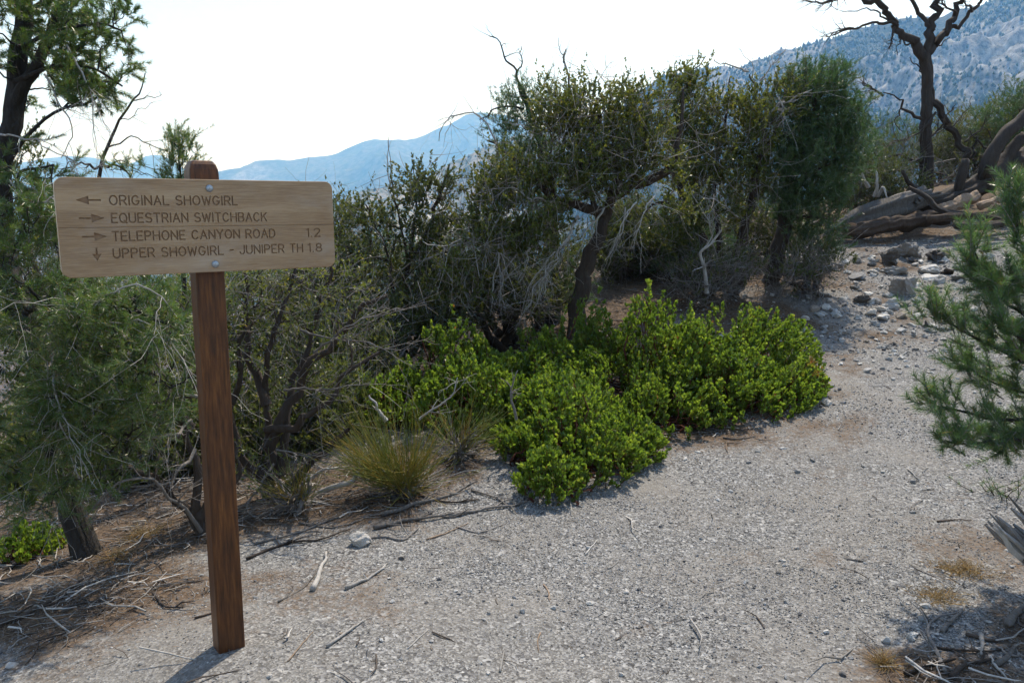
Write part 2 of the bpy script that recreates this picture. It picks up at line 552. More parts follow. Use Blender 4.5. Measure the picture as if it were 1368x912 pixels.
# ------------------------------------------------------------------ mountains
def mountain_mat(name, rock, soil, scrub, sc):
    m, nt, out = mat_new(name)
    v = mapping(nt, (1, 1, 1))
    n1 = noise(nt, sc, 6, v, 0.65)
    n2 = noise(nt, sc * 14, 4, v, 0.7)
    c = mixc(nt, ramp(nt, n2, [(0.42, (0, 0, 0)), (0.56, (1, 1, 1))]), soil, scrub)
    rf = nt.nodes.new('ShaderNodeMath'); rf.operation = 'MULTIPLY_ADD'
    nt.links.new(n1, rf.inputs[0]); rf.inputs[1].default_value = 1.5
    sb = nt.nodes.new('ShaderNodeMath'); sb.operation = 'SUBTRACT'
    nt.links.new(attr(nt), sb.inputs[0]); sb.inputs[1].default_value = 0.75
    nt.links.new(sb.outputs[0], rf.inputs[2])
    rc = ramp(nt, noise(nt, sc * 13, 7, mapping(nt, (1, 1, 0.45)), 0.75), [(0.36, tuple(0.18 * k for k in rock)), (0.50, tuple(0.7 * k for k in rock)), (0.64, tuple(1.25 * k for k in rock))])
    c = mixc(nt, ramp(nt, rf.outputs[0], [(0.42, (0, 0, 0)), (0.55, (1, 1, 1))]), c, rc)
    pb = node(nt, 'ShaderNodeBsdfPrincipled', Roughness=0.95)
    pb.inputs['Specular IOR Level'].default_value = 0.1
    nt.links.new(c, pb.inputs['Base Color'])
    nt.links.new(pb.outputs[0], out.inputs[0])
    return m


def mountain(name, sky_px, Rc, front, back, foot, mat, label, nA, nR, amp, wl, rockf=None, edge=0.10):
    """a mountain range as a polar height field: crest at distance Rc along the given skyline, spurs and gullies on its face"""
    sp = np.array(sky_px, float)
    az, el = [], []
    for a, b in sp:
        v = ray(a, b); az.append(math.atan2(v[0], v[1])); el.append(v[2] / math.hypot(v[0], v[1]))
    az, el = np.array(az), np.array(el)
    A = np.linspace(az[0], az[-1], nA)
    E_ = np.interp(A, az, el)
    Rr = np.concatenate([np.linspace(Rc - front, Rc, nR), Rc + np.linspace(0, back, max(6, nR // 4))[1:]])
    AA, RR = np.meshgrid(A, Rr)
    x = np.sin(AA) * RR; y = np.cos(AA) * RR
    crest = EYE[2] + E_ * Rc
    t = np.clip((RR - (Rc - front)) / front, 0, 1)
    tb = np.clip((RR - Rc) / back, 0, 1)
    z = foot + (crest[None, :] - foot) * (t ** 1.15) * (1 - tb ** 1.2)
    spur = ridged(x / wl + 3, y / wl + 8, 5) - 1.0
    mid = np.sin(np.clip(t, 0, 1) * math.pi) ** 0.7 * (tb == 0) + 0.6 * np.sin(tb * math.pi)
    z = z + amp * spur * mid + edge * amp * fbm(x / wl * 5, y / wl * 5, 3)
    rock = np.zeros_like(x) if rockf is None else rockf(AA, t, x, y)
    if rockf is not None:
        rk = smooth(0.35, 0.8, rock)
        z = z + rk * amp * 0.22 * (ridged(x / wl * 7, y / wl * 7, 4) - 0.8)
    mb = MB()
    nr = len(Rr)
    i = (np.arange(nr - 1)[:, None] * nA + np.arange(nA - 1)).ravel()
    mb.add(np.stack([x, y, z], -1).reshape(-1, 3), np.stack([i, i + 1, i + nA + 1, i + nA], -1), rock.ravel())
    o = mb.build(name, mat)
    tag(o, label, None, None, 'structure')
    return x, y, z, rock, t, tb


mm_far = mountain_mat('mountain_far', (0.22, 0.21, 0.20), (0.11, 0.105, 0.09), (0.04, 0.05, 0.04), 0.002)
mm_mid = mountain_mat('mountain_mid', (0.42, 0.39, 0.36), (0.24, 0.21, 0.17), (0.07, 0.08, 0.05), 0.004)
mm_near = mountain_mat('mountain_near', (0.23, 0.225, 0.22), (0.085, 0.082, 0.065), (0.030, 0.042, 0.026), 0.01)

mountain('hills', [(-200, 240), (60, 214), (90, 209), (130, 213), (175, 222), (200, 208), (220, 211), (260, 236), (330, 245), (500, 250), (640, 262), (1600, 262)],
         8400, 2600, 800, -300, mm_far, 'far pale blue hills low on the horizon', 160, 40, 200, 1700)
mountain('mountain_range', [(-200, 330), (180, 300), (270, 236), (300, 226), (345, 217), (420, 210), (450, 205), (480, 194), (500, 186), (545, 183), (575, 176), (600, 168), (625, 153),
                            (640, 149), (660, 152), (700, 163), (760, 185), (820, 210), (900, 235), (1000, 250), (1600, 300)],
         6000, 3600, 1600, -320, mm_far, 'hazy blue mountain with long sloping ridge', 320, 110, 170, 1100,
         lambda A, t, x, y: 0.45 * np.exp(-((A - math.atan2(345 - 684, F)) / 0.035) ** 2) * smooth(0.8, 0.95, t) + 0.1)
xC = mountain('foothill', [(200, 345), (420, 300), (455, 272), (480, 258), (520, 250), (560, 240), (600, 222), (640, 200), (680, 182), (760, 160), (860, 140), (960, 130), (1100, 150), (1300, 180), (1600, 220)],
              1900, 1300, 700, -190, mm_mid, 'nearer scrub dotted foothill with pale clearing', 300, 100, 55, 330,
              lambda A, t, x, y: 0.9 * np.exp(-((A - math.atan2(600 - 684, F)) / 0.05) ** 2 - ((t - 0.62) / 0.13) ** 2) + 0.25)


def rockD(A, t, x, y):
    def blob(px, py, w, h, a):
        tt = 1 - (py - np.interp(px, [870, 1000, 1130, 1368], [115, 88, 46, 0])) / 330.0
        return a * np.exp(-((A - math.atan2(px - 684, F)) / w) ** 2 - ((t - tt) / h) ** 2)
    return 0.22 + blob(1285, 75, 0.075, 0.10, 0.75) + blob(1330, 110, 0.06, 0.12, 0.6) + blob(1195, 130, 0.05, 0.10, 0.5) + blob(1040, 100, 0.045, 0.10, 0.6) + blob(960, 115, 0.03, 0.08, 0.55)


xD = mountain('forested_mountain', [(560, 300), (700, 245), (800, 175), (850, 125), (880, 107), (930, 96), (985, 92), (1020, 78), (1060, 62), (1100, 52), (1140, 40), (1200, 27), (1260, 20), (1320, 4), (1368, -12), (1500, -40), (1700, -60)],
              1750, 1350, 700, -150, mm_near, 'forested mountainside with pale limestone cliffs', 460, 220, 34, 240, rockD, 0.22)

# ------------------------------------------------------------------ instanced scatter (stuff)
def scatter(name, pts, rot, scl, idx, protos, label):
    me = bpy.data.meshes.new(name)
    n = len(pts)
    me.vertices.add(n)
    me.vertices.foreach_set('co', np.asarray(pts, np.float32).ravel())
    a = me.attributes.new('rot', 'FLOAT_VECTOR', 'POINT'); a.data.foreach_set('vector', np.asarray(rot, np.float32).ravel())
    a = me.attributes.new('scl', 'FLOAT_VECTOR', 'POINT'); a.data.foreach_set('vector', np.asarray(scl, np.float32).ravel())
    a = me.attributes.new('idx', 'INT', 'POINT'); a.data.foreach_set('value', np.asarray(idx, np.int32))
    col = bpy.data.collections.new(name + '_pieces')
    for p in protos:
        C.objects.unlink(p)
        col.objects.link(p)
    o = bpy.data.objects.new(name, me)
    C.objects.link(o)
    tree = bpy.data.node_groups.new(name, 'GeometryNodeTree')
    tree.interface.new_socket('Geometry', in_out='INPUT', socket_type='NodeSocketGeometry')
    tree.interface.new_socket('Geometry', in_out='OUTPUT', socket_type='NodeSocketGeometry')
    gi = tree.nodes.new('NodeGroupInput'); go = tree.nodes.new('NodeGroupOutput')
    ins = tree.nodes.new('GeometryNodeInstanceOnPoints')
    ci = tree.nodes.new('GeometryNodeCollectionInfo')
    ci.inputs['Collection'].default_value = col
    ci.inputs['Separate Children'].default_value = True
    ci.inputs['Reset Children'].default_value = True
    ins.inputs['Pick Instance'].default_value = True

    def na(nm, ty):
        q = tree.nodes.new('GeometryNodeInputNamedAttribute'); q.data_type = ty
        q.inputs['Name'].default_value = nm
        return q.outputs['Attribute']
    tree.links.new(gi.outputs[0], ins.inputs['Points'])
    tree.links.new(ci.outputs[0], ins.inputs['Instance'])
    tree.links.new(na('idx', 'INT'), ins.inputs['Instance Index'])
    er = tree.nodes.new('FunctionNodeEulerToRotation')
    tree.links.new(na('rot', 'FLOAT_VECTOR'), er.inputs[0])
    tree.links.new(er.outputs[0], ins.inputs['Rotation'])
    tree.links.new(na('scl', 'FLOAT_VECTOR'), ins.inputs['Scale'])
    tree.links.new(ins.outputs[0], go.inputs[0])
    md = o.modifiers.new('scatter', 'NODES')
    md.node_group = tree
    tag(o, label, None, None, 'stuff')
    return o


def ico(sub, squash=(1, 1, 1), rough=0.25, seed=0, facet=0.0):
    bm = bmesh.new()
    bmesh.ops.create_icosphere(bm, subdivisions=sub, radius=1.0)
    V = np.array([v.co[:] for v in bm.verts]); Fc = np.array([[v.index for v in f.verts] for f in bm.faces])
    bm.free()
    r = np.random.default_rng(seed)
    if facet > 0:                                   # chop with random planes: angular broken rock
        for k in range(9):
            d = nrm(r.standard_normal(3)); h = 1 - facet * (0.5 + 0.5 * r.random())
            s = V @ d
            V = V - np.maximum(s - h, 0)[:, None] * d
    o = r.random(3) * 40
    V = V * (1 + rough * (vnoise(V[:, 0] * 1.6 + o[0] + 9, V[:, 1] * 1.6 + V[:, 2] * 1.3 + o[1] + 9))[:, None])
    if sub > 2:
        for fq, am in ((4.5, 0.35), (9.0, 0.22), (17.0, 0.12)):
            V = V * (1 + am * rough * (vnoise(V[:, 0] * fq + V[:, 2] * fq * 0.7 + o[1] + 19, V[:, 1] * fq + V[:, 2] * fq * 0.9 + o[2] + 19))[:, None])
    return V * np.array(squash), Fc


# distant trees on the mountainside and foothill
protos = []
m_fir = leaf_mat('distant_conifer', [(0, (0.03, 0.045, 0.02)), (1, (0.06, 0.075, 0.03))], 0.1)
for k in range(4):
    mb = MB()
    V, Fc = ico(2, (0.30 + 0.06 * k, 0.30 + 0.06 * k, 0.5), 0.5, 40 + k)
    h = V[:, 2] / 1.0 + 0.5
    V = V * np.stack([1.25 - 0.85 * h, 1.25 - 0.85 * h, np.ones_like(h)], -1) + np.array([0, 0, 0.45])
    mb.add(V, Fc, rng.random(len(V)))
    protos.append(mb.build('conifer', m_fir, None, True))
pts = []
for (x, y, z, rock, t, tb), n, prob in ((xD, 32000, 1.0), (xC, 5000, 0.45)):
    ii = rng.integers(0, x.shape[0] - 1, n * 3); jj = rng.integers(0, x.shape[1] - 1, n * 3)
    u, w_ = rng.random(n * 3), rng.random(n * 3)
    def lerp(a):
        return a[ii, jj] * (1 - u) * (1 - w_) + a[ii + 1, jj] * u * (1 - w_) + a[ii, jj + 1] * (1 - u) * w_ + a[ii + 1, jj + 1] * u * w_
    px_, py_, pz_ = lerp(x), lerp(y), lerp(z)
    dens = prob * (1.0 - 0.70 * smooth(0.45, 0.95, lerp(rock))) * np.clip(0.75 + 0.9 * fbm(px_ / 90, py_ / 90, 3), 0.03, 1)
    k = rng.random(n * 3) < dens
    q = np.stack([px_, py_, pz_], -1)[k][:n]
    pts.append(q)
pts = np.concatenate(pts)
n = len(pts)
s = 3.2 + 4.6 * rng.random(n) ** 1.5
scatter('forest', pts, np.stack([np.zeros(n), np.zeros(n), rng.random(n) * 6.28], -1), np.stack([s, s, s * (0.9 + 0.5 * rng.random(n))], -1), rng.integers(0, 4, n), protos,
        'dark conifers dotted over the distant mountainside')

# ------------------------------------------------------------------ haze
def box_mesh(name, lo, hi):
    lo, hi = np.array(lo, float), np.array(hi, float)
    V = np.array([[x, y, z] for x in (0, 1) for y in (0, 1) for z in (0, 1)]) * (hi - lo) + lo
    Fq = np.array([[0, 1, 3, 2], [4, 6, 7, 5], [0, 4, 5, 1], [2, 3, 7, 6], [0, 2, 6, 4], [1, 5, 7, 3]])
    return V, Fq


m, nt, out = mat_new('haze_air')
pv = nt.nodes.new('ShaderNodeVolumePrincipled')
pv.inputs['Color'].default_value = (0.19, 0.49, 1.0, 1)
pv.inputs['Density'].default_value = 0.00019
pv.inputs['Absorption Color'].default_value = (1, 1, 1, 1)
pv.inputs['Anisotropy'].default_value = 0.3
nt.links.new(pv.outputs[0], out.inputs['Volume'])
mb = MB()
mb.add(*box_mesh('haze', (-9800, -4500, -900), (9800, 9800, 1600)))
hz = mb.build('haze', m)
tag(hz, 'pale blue haze in the air over the valley', None, None, 'stuff')

# ------------------------------------------------------------------ trail sign
def sign_font():
    def arc(cx, cy, rx, ry, a0, a1, n=7):
        return [(cx + rx * math.cos(R(a)), cy + ry * math.sin(R(a))) for a in np.linspace(a0, a1, n)]
    f = {}
    f['A'] = (4, [[(0, 0), (2, 6), (4, 0)], [(0.75, 2.1), (3.25, 2.1)]])
    f['B'] = (3.6, [[(0, 0), (0, 6), (2.2, 6)] + arc(2.2, 4.6, 1.3, 1.4, 90, -90, 6) + [(0, 3.2)], [(2.2, 3.2)] + arc(2.2, 1.6, 1.5, 1.6, 90, -90, 6) + [(0, 0)]])
    f['C'] = (3.9, [arc(2, 3, 2, 3, 40, 320, 12)])
    f['D'] = (3.8, [[(0, 0), (0, 6), (1.5, 6)] + arc(1.5, 3, 2.3, 3, 90, -90, 8) + [(0, 0)]])
    f['E'] = (3.2, [[(3.2, 0), (0, 0), (0, 6), (3.2, 6)], [(0, 3.1), (2.6, 3.1)]])
    f['G'] = (4.1, [arc(2, 3, 2, 3, 40, 345, 12) + [(4, 2.6), (2.4, 2.6)]])
    f['H'] = (3.7, [[(0, 0), (0, 6)], [(3.7, 0), (3.7, 6)], [(0, 3.1), (3.7, 3.1)]])
    f['I'] = (0.2, [[(0.1, 0), (0.1, 6)]])
    f['J'] = (2.9, [[(2.9, 6), (2.9, 1.6)] + arc(1.45, 1.5, 1.45, 1.5, 0, -180, 7)])
    f['K'] = (3.6, [[(0, 0), (0, 6)], [(3.5, 6), (0, 2.4)], [(1.4, 3.8), (3.6, 0)]])
    f['L'] = (3.0, [[(0, 6), (0, 0), (3.0, 0)]])
    f['N'] = (3.8, [[(0, 0), (0, 6), (3.8, 0), (3.8, 6)]])
    f['O'] = (4.2, [arc(2.1, 3, 2.1, 3, 0, 360, 15)])
    f['P'] = (3.5, [[(0, 0), (0, 6), (2, 6)] + arc(2, 4.4, 1.5, 1.6, 90, -90, 6) + [(0, 2.8)]])
    f['Q'] = (4.2, [arc(2.1, 3, 2.1, 3, 0, 360, 15), [(2.6, 1.4), (4.1, -0.3)]])
    f['R'] = (3.6, [[(0, 0), (0, 6), (2, 6)] + arc(2, 4.4, 1.5, 1.6, 90, -90, 6) + [(0, 2.8)], [(1.8, 2.8), (3.6, 0)]])
    f['S'] = (3.6, [arc(1.8, 4.5, 1.7, 1.5, 35, 270, 8) + arc(1.8, 1.5, 1.8, 1.5, 90, -145, 8)])
    f['T'] = (3.6, [[(0, 6), (3.6, 6)], [(1.8, 6), (1.8, 0)]])
    f['U'] = (3.7, [[(0, 6), (0, 1.8)] + arc(1.85, 1.8, 1.85, 1.8, 180, 360, 8) + [(3.7, 6)]])
    f['W'] = (5.2, [[(0, 6), (1.3, 0), (2.6, 5.2), (3.9, 0), (5.2, 6)]])
    f['Y'] = (3.8, [[(0, 6), (1.9, 3), (3.8, 6)], [(1.9, 3), (1.9, 0)]])
    f['1'] = (1.2, [[(0, 5), (1.1, 6), (1.1, 0)]])
    f['2'] = (3.3, [arc(1.6, 4.4, 1.6, 1.6, 165, -35, 7) + [(0, 0), (3.3, 0)]])
    f['8'] = (3.3, [arc(1.65, 4.5, 1.4, 1.5, -90, 270, 11), arc(1.65, 1.5, 1.65, 1.5, -90, 270, 11)])
    f['.'] = (0.2, [[(0.1, 0), (0.1, 0.15)]])
    f['-'] = (2.0, [[(0, 3), (2, 3)]])
    return f


def text_strokes(txt, x0, x1, yc, h):
    """strokes of routed capitals that run from x0 to x1 with height h"""
    f = sign_font()
    u = h / 6.0
    pen, st = 0.0, []
    for ch in txt:
        if ch == ' ':
            pen += 3.0
            continue
        w, ss = f[ch]
        for s_ in ss:
            st.append([(pen + a, b) for a, b in s_])
        pen += w + 1.55
    k = (x1 - x0) / (pen - 1.55)
    return [[(x0 + a * k, yc - h / 2 + b * u) for a, b in s_] for s_ in st]


BL, BH, BT = 0.822, 0.286, 0.038             # two-plank board
TEXT = [('ORIGINAL SHOWGIRL', 0.168, 0.612, 0.225), ('EQUESTRIAN SWITCHBACK', 0.170, 0.722, 0.405),
        ('TELEPHONE CANYON ROAD', 0.168, 0.752, 0.590), ('UPPER SHOWGIRL - JUNIPER TH', 0.166, 0.862, 0.765),
        ('1.2', 0.882, 0.938, 0.590), ('1.8', 0.886, 0.943, 0.765)]

m, nt, out = mat_new('sign_oak')
v = mapping(nt, (0.55, 9, 9))
v2 = mapping(nt, (1.2, 3.2, 3.2))
warp = noise(nt, 1.6, 3, v2, 0.5, 1.2)
wv = node(nt, 'ShaderNodeTexWave', Scale=2.6, Distortion=5.5, Detail=3.0)
wv.bands_direction = 'Y'
wv.inputs['Detail Scale'].default_value = 0.7
nt.links.new(mapping(nt, (0.55, 3.6, 3.6)), wv.inputs['Vector'])
fine = noise(nt, 26, 5, v, 0.7)
grain = mixc(nt, 0.6, wv.outputs['Color'], fine)
c = ramp(nt, grain, [(0.22, (0.26, 0.168, 0.098)), (0.45, (0.41, 0.295, 0.185)), (0.62, (0.50, 0.375, 0.25)), (0.8, (0.58, 0.46, 0.325))])
c = mixc(nt, warp, c, mixc(nt, 1.0, c, (0.8, 0.74, 0.66), 'MULTIPLY'))
crk = noise(nt, 9, 3, mapping(nt, (0.5, 22, 22)), 0.6)
c = mixc(nt, ramp(nt, crk, [(0.66, (0, 0, 0)), (0.74, (0.75, 0.75, 0.75))]), c, (0.13, 0.075, 0.04))
c = mixc(nt, ramp(nt, noise(nt, 4, 5, mapping(nt, (1, 2, 2)), 0.6), [(0.5, (0, 0, 0)), (0.75, (0.45, 0.45, 0.45))]), c, (0.42, 0.36, 0.30))
pb = node(nt, 'ShaderNodeBsdfPrincipled', Roughness=0.5)
pb.inputs['Specular IOR Level'].default_value = 0.35
nt.links.new(c, pb.inputs['Base Color'])
nt.links.new(bump(nt, fine, 0.25, 0.002), pb.inputs['Normal'])
nt.links.new(pb.outputs[0], out.inputs[0])
M['oak'] = m
m, nt, out = mat_new('sign_routed_groove')
pb = node(nt, 'ShaderNodeBsdfPrincipled', Roughness=0.8)
nt.links.new(ramp(nt, noise(nt, 60, 4, mapping(nt)), [(0.3, (0.175, 0.104, 0.058)), (0.7, (0.265, 0.166, 0.096))]), pb.inputs['Base Color'])
nt.links.new(pb.outputs[0], out.inputs[0])
M['groove'] = m
m, nt, out = mat_new('post_stain')
v = mapping(nt, (9, 9, 0.7))
n1 = noise(nt, 10, 6, v, 0.65)
n2 = noise(nt, 3, 3, mapping(nt, (1, 1, 0.5)))
c = ramp(nt, n1, [(0.3, (0.018, 0.006, 0.002)), (0.5, (0.085, 0.029, 0.007)), (0.72, (0.18, 0.068, 0.016))])
c = mixc(nt, ramp(nt, n2, [(0.4, (0, 0, 0)), (0.7, (0.6, 0.6, 0.6))]), c, (0.030, 0.012, 0.008))
pb = node(nt, 'ShaderNodeBsdfPrincipled', Roughness=0.48)
pb.inputs['Specular IOR Level'].default_value = 0.35
nt.links.new(c, pb.inputs['Base Color'])
nt.links.new(bump(nt, n1, 0.35, 0.003), pb.inputs['Normal'])
nt.links.new(pb.outputs[0], out.inputs[0])
M['post'] = m
m, nt, out = mat_new('galvanised_bolt')
pb = node(nt, 'ShaderNodeBsdfPrincipled', Roughness=0.45, Metallic=0.85)
nt.links.new(ramp(nt, noise(nt, 300, 4, mapping(nt)), [(0.3, (0.22, 0.25, 0.29)), (0.7, (0.42, 0.46, 0.50))]), pb.inputs['Base Color'])
nt.links.new(pb.outputs[0], out.inputs[0])
M['bolt'] = m

S_DIR = R(56.0)                                # the board runs away to the right
su = np.array([math.sin(S_DIR), math.cos(S_DIR), 0.0])
sn = np.array([math.cos(S_DIR), -math.sin(S_DIR), 0.0])     # its face looks towards the trail
base = pg(311, 868)
POST_W = 0.089
ctr = np.array([base[0], base[1], 0]) + su * -0.001 - sn * POST_W * 0.5
gz = g(ctr[0], ctr[1])
ztop = P(274, 215, ctr[1])[2]
sign = thing('trail_sign', (ctr[0], ctr[1], gz), 'routed wooden trail direction sign bolted to a red brown post', 'sign')
rot = Matrix(((su[0], -sn[0], 0), (su[1], -sn[1], 0), (0, 0, 1))).to_euler()    # local x along the board, local -y towards the viewer
sign.rotation_euler = rot
bm = bmesh.new()
h = ztop - gz
w2 = POST_W / 2
prof = [(-0.25, w2), (0.0, w2), (h - 0.045, w2), (h - 0.028, w2 * 0.97), (h - 0.012, w2 * 0.86), (h - 0.003, w2 * 0.74), (h, w2 * 0.60)]
rings = []
for z, w_ in prof:
    rr = []
    for cx, cy_, a0 in ((1, 1, 0), (-1, 1, 90), (-1, -1, 180), (1, -1, 270)):
        for a in (a0, a0 + 45, a0 + 90):
            rr.append(bm.verts.new((cx * (w_ - 0.006) + 0.006 * math.cos(R(a)), cy_ * (w_ - 0.006) + 0.006 * math.sin(R(a)), z)))
    rings.append(rr)
for a, b in zip(rings, rings[1:]):
    for k in range(12):
        bm.faces.new((a[k], a[(k + 1) % 12], b[(k + 1) % 12], b[k]))
bm.faces.new(rings[-1])
me = bpy.data.meshes.new('post')
bm.to_mesh(me); bm.free()
me.materials.append(M['post'])
post = bpy.data.objects.new('post', me); C.objects.link(post); post.parent = sign
tag(post, 'red brown stained square post')

# where the board sits on the post (fractions taken along the board)
zc_b = P(279, 303, ctr[1])[2] - gz
bx0 = -0.417


def plank(upper):
    """one plank of the board with rounded outer corners and the lettering routed into its face"""
    y0, y1 = (BH / 2 + 0.0001, BH) if upper else (0.0, BH / 2 - 0.0001)
    rc = 0.026
    pts = []
    def corner(cx, cy_, a0, r_):
        if r_ < 0.004:
            return [(cx, cy_)]
        return [(cx + r_ * math.cos(R(a)), cy_ + r_ * math.sin(R(a))) for a in np.linspace(a0, a0 + 90, 9)]
    if upper:
        pts += [(0, y0), (BL, y0)] + corner(BL - rc, y1 - rc, 0, rc) + corner(rc, y1 - rc, 90, rc)
    else:
        pts += corner(rc, y0 + rc, 180, rc) + corner(BL - rc, y0 + rc, 270, rc) + [(BL, y1), (0, y1)]
    bm = bmesh.new()
    vs = [bm.verts.new((a, 0, b)) for a, b in pts]
    fc = bm.faces.new(vs)
    bm.normal_update()
    ex = bmesh.ops.extrude_face_region(bm, geom=[fc])
    for vv in ex['geom']:
        if isinstance(vv, bmesh.types.BMVert):
            vv.co.y += BT
    bmesh.ops.recalc_face_normals(bm, faces=bm.faces[:])
    ed = [e for e in bm.edges if abs(e.verts[0].co.y - e.verts[1].co.y) < 1e-6]
    bmesh.ops.bevel(bm, geom=ed, offset=0.0022, segments=2, affect='EDGES', profile=0.5)
    me = bpy.data.meshes.new('plank')
    bm.to_mesh(me); bm.free()
    me.materials.append(M['oak']); me.materials.append(M['groove'])
    o = bpy.data.objects.new('plank', me); C.objects.link(o)
    # cutters: flat-bottomed routed strokes
    cut = bmesh.new()
    def prism(poly, depth):
        a = [cut.verts.new((x, -0.004, z)) for x, z in poly]
        cx = sum(p[0] for p in poly) / len(poly); cz = sum(p[1] for p in poly) / len(poly)
        b = [cut.verts.new((cx + (x - cx) * 0.985, depth, cz + (z - cz) * 0.985)) for x, z in poly]
        n_ = len(poly)
        cut.faces.new(a); cut.faces.new(b[::-1])
        for k in range(n_):
            cut.faces.new((a[(k + 1) % n_], a[k], b[k], b[(k + 1) % n_]))
    def capsule(p, q, r_):
        d = math.atan2(q[1] - p[1], q[0] - p[0])
        poly = [(q[0] + r_ * math.cos(d + R(a)), q[1] + r_ * math.sin(d + R(a))) for a in (-90, -45, 0, 45, 90)]
        poly += [(p[0] + r_ * math.cos(d + R(a)), p[1] + r_ * math.sin(d + R(a))) for a in (90, 135, 180, 225, 270)]
        return poly
    jit = 0
    for txt, a, b, fy in TEXT:
        yc = BH * (1 - fy)
        if not (y0 < yc < y1):
            continue
        for st in text_strokes(txt, a * BL, b * BL, yc, 0.0265):
            for p, q in zip(st, st[1:]):
                jit += 1
                prism(capsule(p, q, 0.0020 + 0.00002 * (jit % 7)), 0.0035 + 0.00003 * (jit % 11))
    for kind, fx, fy in (('L', 0.102, 0.225), ('R', 0.106, 0.405), ('R', 0.110, 0.590), ('D', 0.113, 0.765)):
        cx, yc = fx * BL, BH * (1 - fy)
        if not (y0 < yc < y1):
            continue
        dx, dy = {'L': (-1, 0), 'R': (1, 0), 'D': (0, -1)}[kind]
        sx, sy = -dy, dx
        Lh, Lt = (0.034, 0.032) if kind != 'D' else (0.020, 0.018)
        hw = 0.0125
        def pt(a, b):
            return (cx + dx * a + sx * b, yc + dy * a + sy * b)
        # head: two facets of a V-carved triangle
        prism([pt(0, -hw), pt(Lh, 0), pt(0, hw)][::-1 if False else 1], 0.004)
        prism([pt(-Lt, -0.0024), pt(0.004, -0.0024), pt(0.004, 0.0024), pt(-Lt, 0.0024)], 0.0045)
    bmesh.ops.recalc_face_normals(cut, faces=cut.faces[:])
    cm = bpy.data.meshes.new('routing')
    cut.to_mesh(cm); cut.free()
    cm.materials.append(M['oak']); cm.materials.append(M['groove'])
    cm.polygons.foreach_set('material_index', np.ones(len(cm.polygons), np.int32))
    co = bpy.data.objects.new('routing', cm); C.objects.link(co)
    md = o.modifiers.new('b', 'BOOLEAN')
    md.operation = 'DIFFERENCE'; md.solver = 'EXACT'; md.use_self = True; md.object = co
    md.material_mode = 'INDEX'
    dg = bpy.context.evaluated_depsgraph_get()
    nm = bpy.data.meshes.new_from_object(o.evaluated_get(dg), depsgraph=dg)
    o.modifiers.clear()
    o.data = nm
    bpy.data.objects.remove(co)
    o.parent = sign
    o.location = (bx0, -w2 - BT - 0.0005, zc_b - BH / 2)
    o.rotation_euler = (0, R(-0.4), 0)
    return o


pl = plank(True)
tag(pl, 'upper oak plank reading ORIGINAL SHOWGIRL and EQUESTRIAN SWITCHBACK')
pl = plank(False)
tag(pl, 'lower oak plank reading TELEPHONE CANYON ROAD and UPPER SHOWGIRL - JUNIPER TH')
for fx, fy in ((0.510, 0.085), (0.516, 0.905)):
    bm = bmesh.new()
    bmesh.ops.create_uvsphere(bm, u_segments=16, v_segments=8, radius=0.0115)
    for vv in bm.verts:
        vv.co.z = max(vv.co.z, 0) * 0.55
    bmesh.ops.rotate(bm, verts=bm.verts, cent=(0, 0, 0), matrix=Matrix.Rotation(R(90), 3, 'X'))
    me = bpy.data.meshes.new('bolt'); bm.to_mesh(me); bm.free()
    me.polygons.foreach_set('use_smooth', np.ones(len(me.polygons), bool))
    me.materials.append(M['bolt'])
    o = bpy.data.objects.new('bolt', me); C.objects.link(o); o.parent = sign
    o.location = (bx0 + fx * BL, -w2 - BT - 0.0008, zc_b + BH * (0.5 - fy))

# ------------------------------------------------------------------ plants
def rand_unit(n):
    return nrm(rng.standard_normal((n, 3)))


def wob(pts, amp, f=3.0):
    """gnarl a polyline with smooth noise"""
    n = len(pts)
    o = rng.random(3) * 90
    s = np.arange(n) * f / max(n, 2)
    d = np.stack([vnoise(s * 2 + o[0], s * 0 + o[1]), vnoise(s * 2 + o[1], s * 0 + o[2]), vnoise(s * 2 + o[2], s * 0 + o[0])], -1)
    w = np.minimum(np.arange(n), 4)[:, None] / 4.0
    return pts + d * amp * w


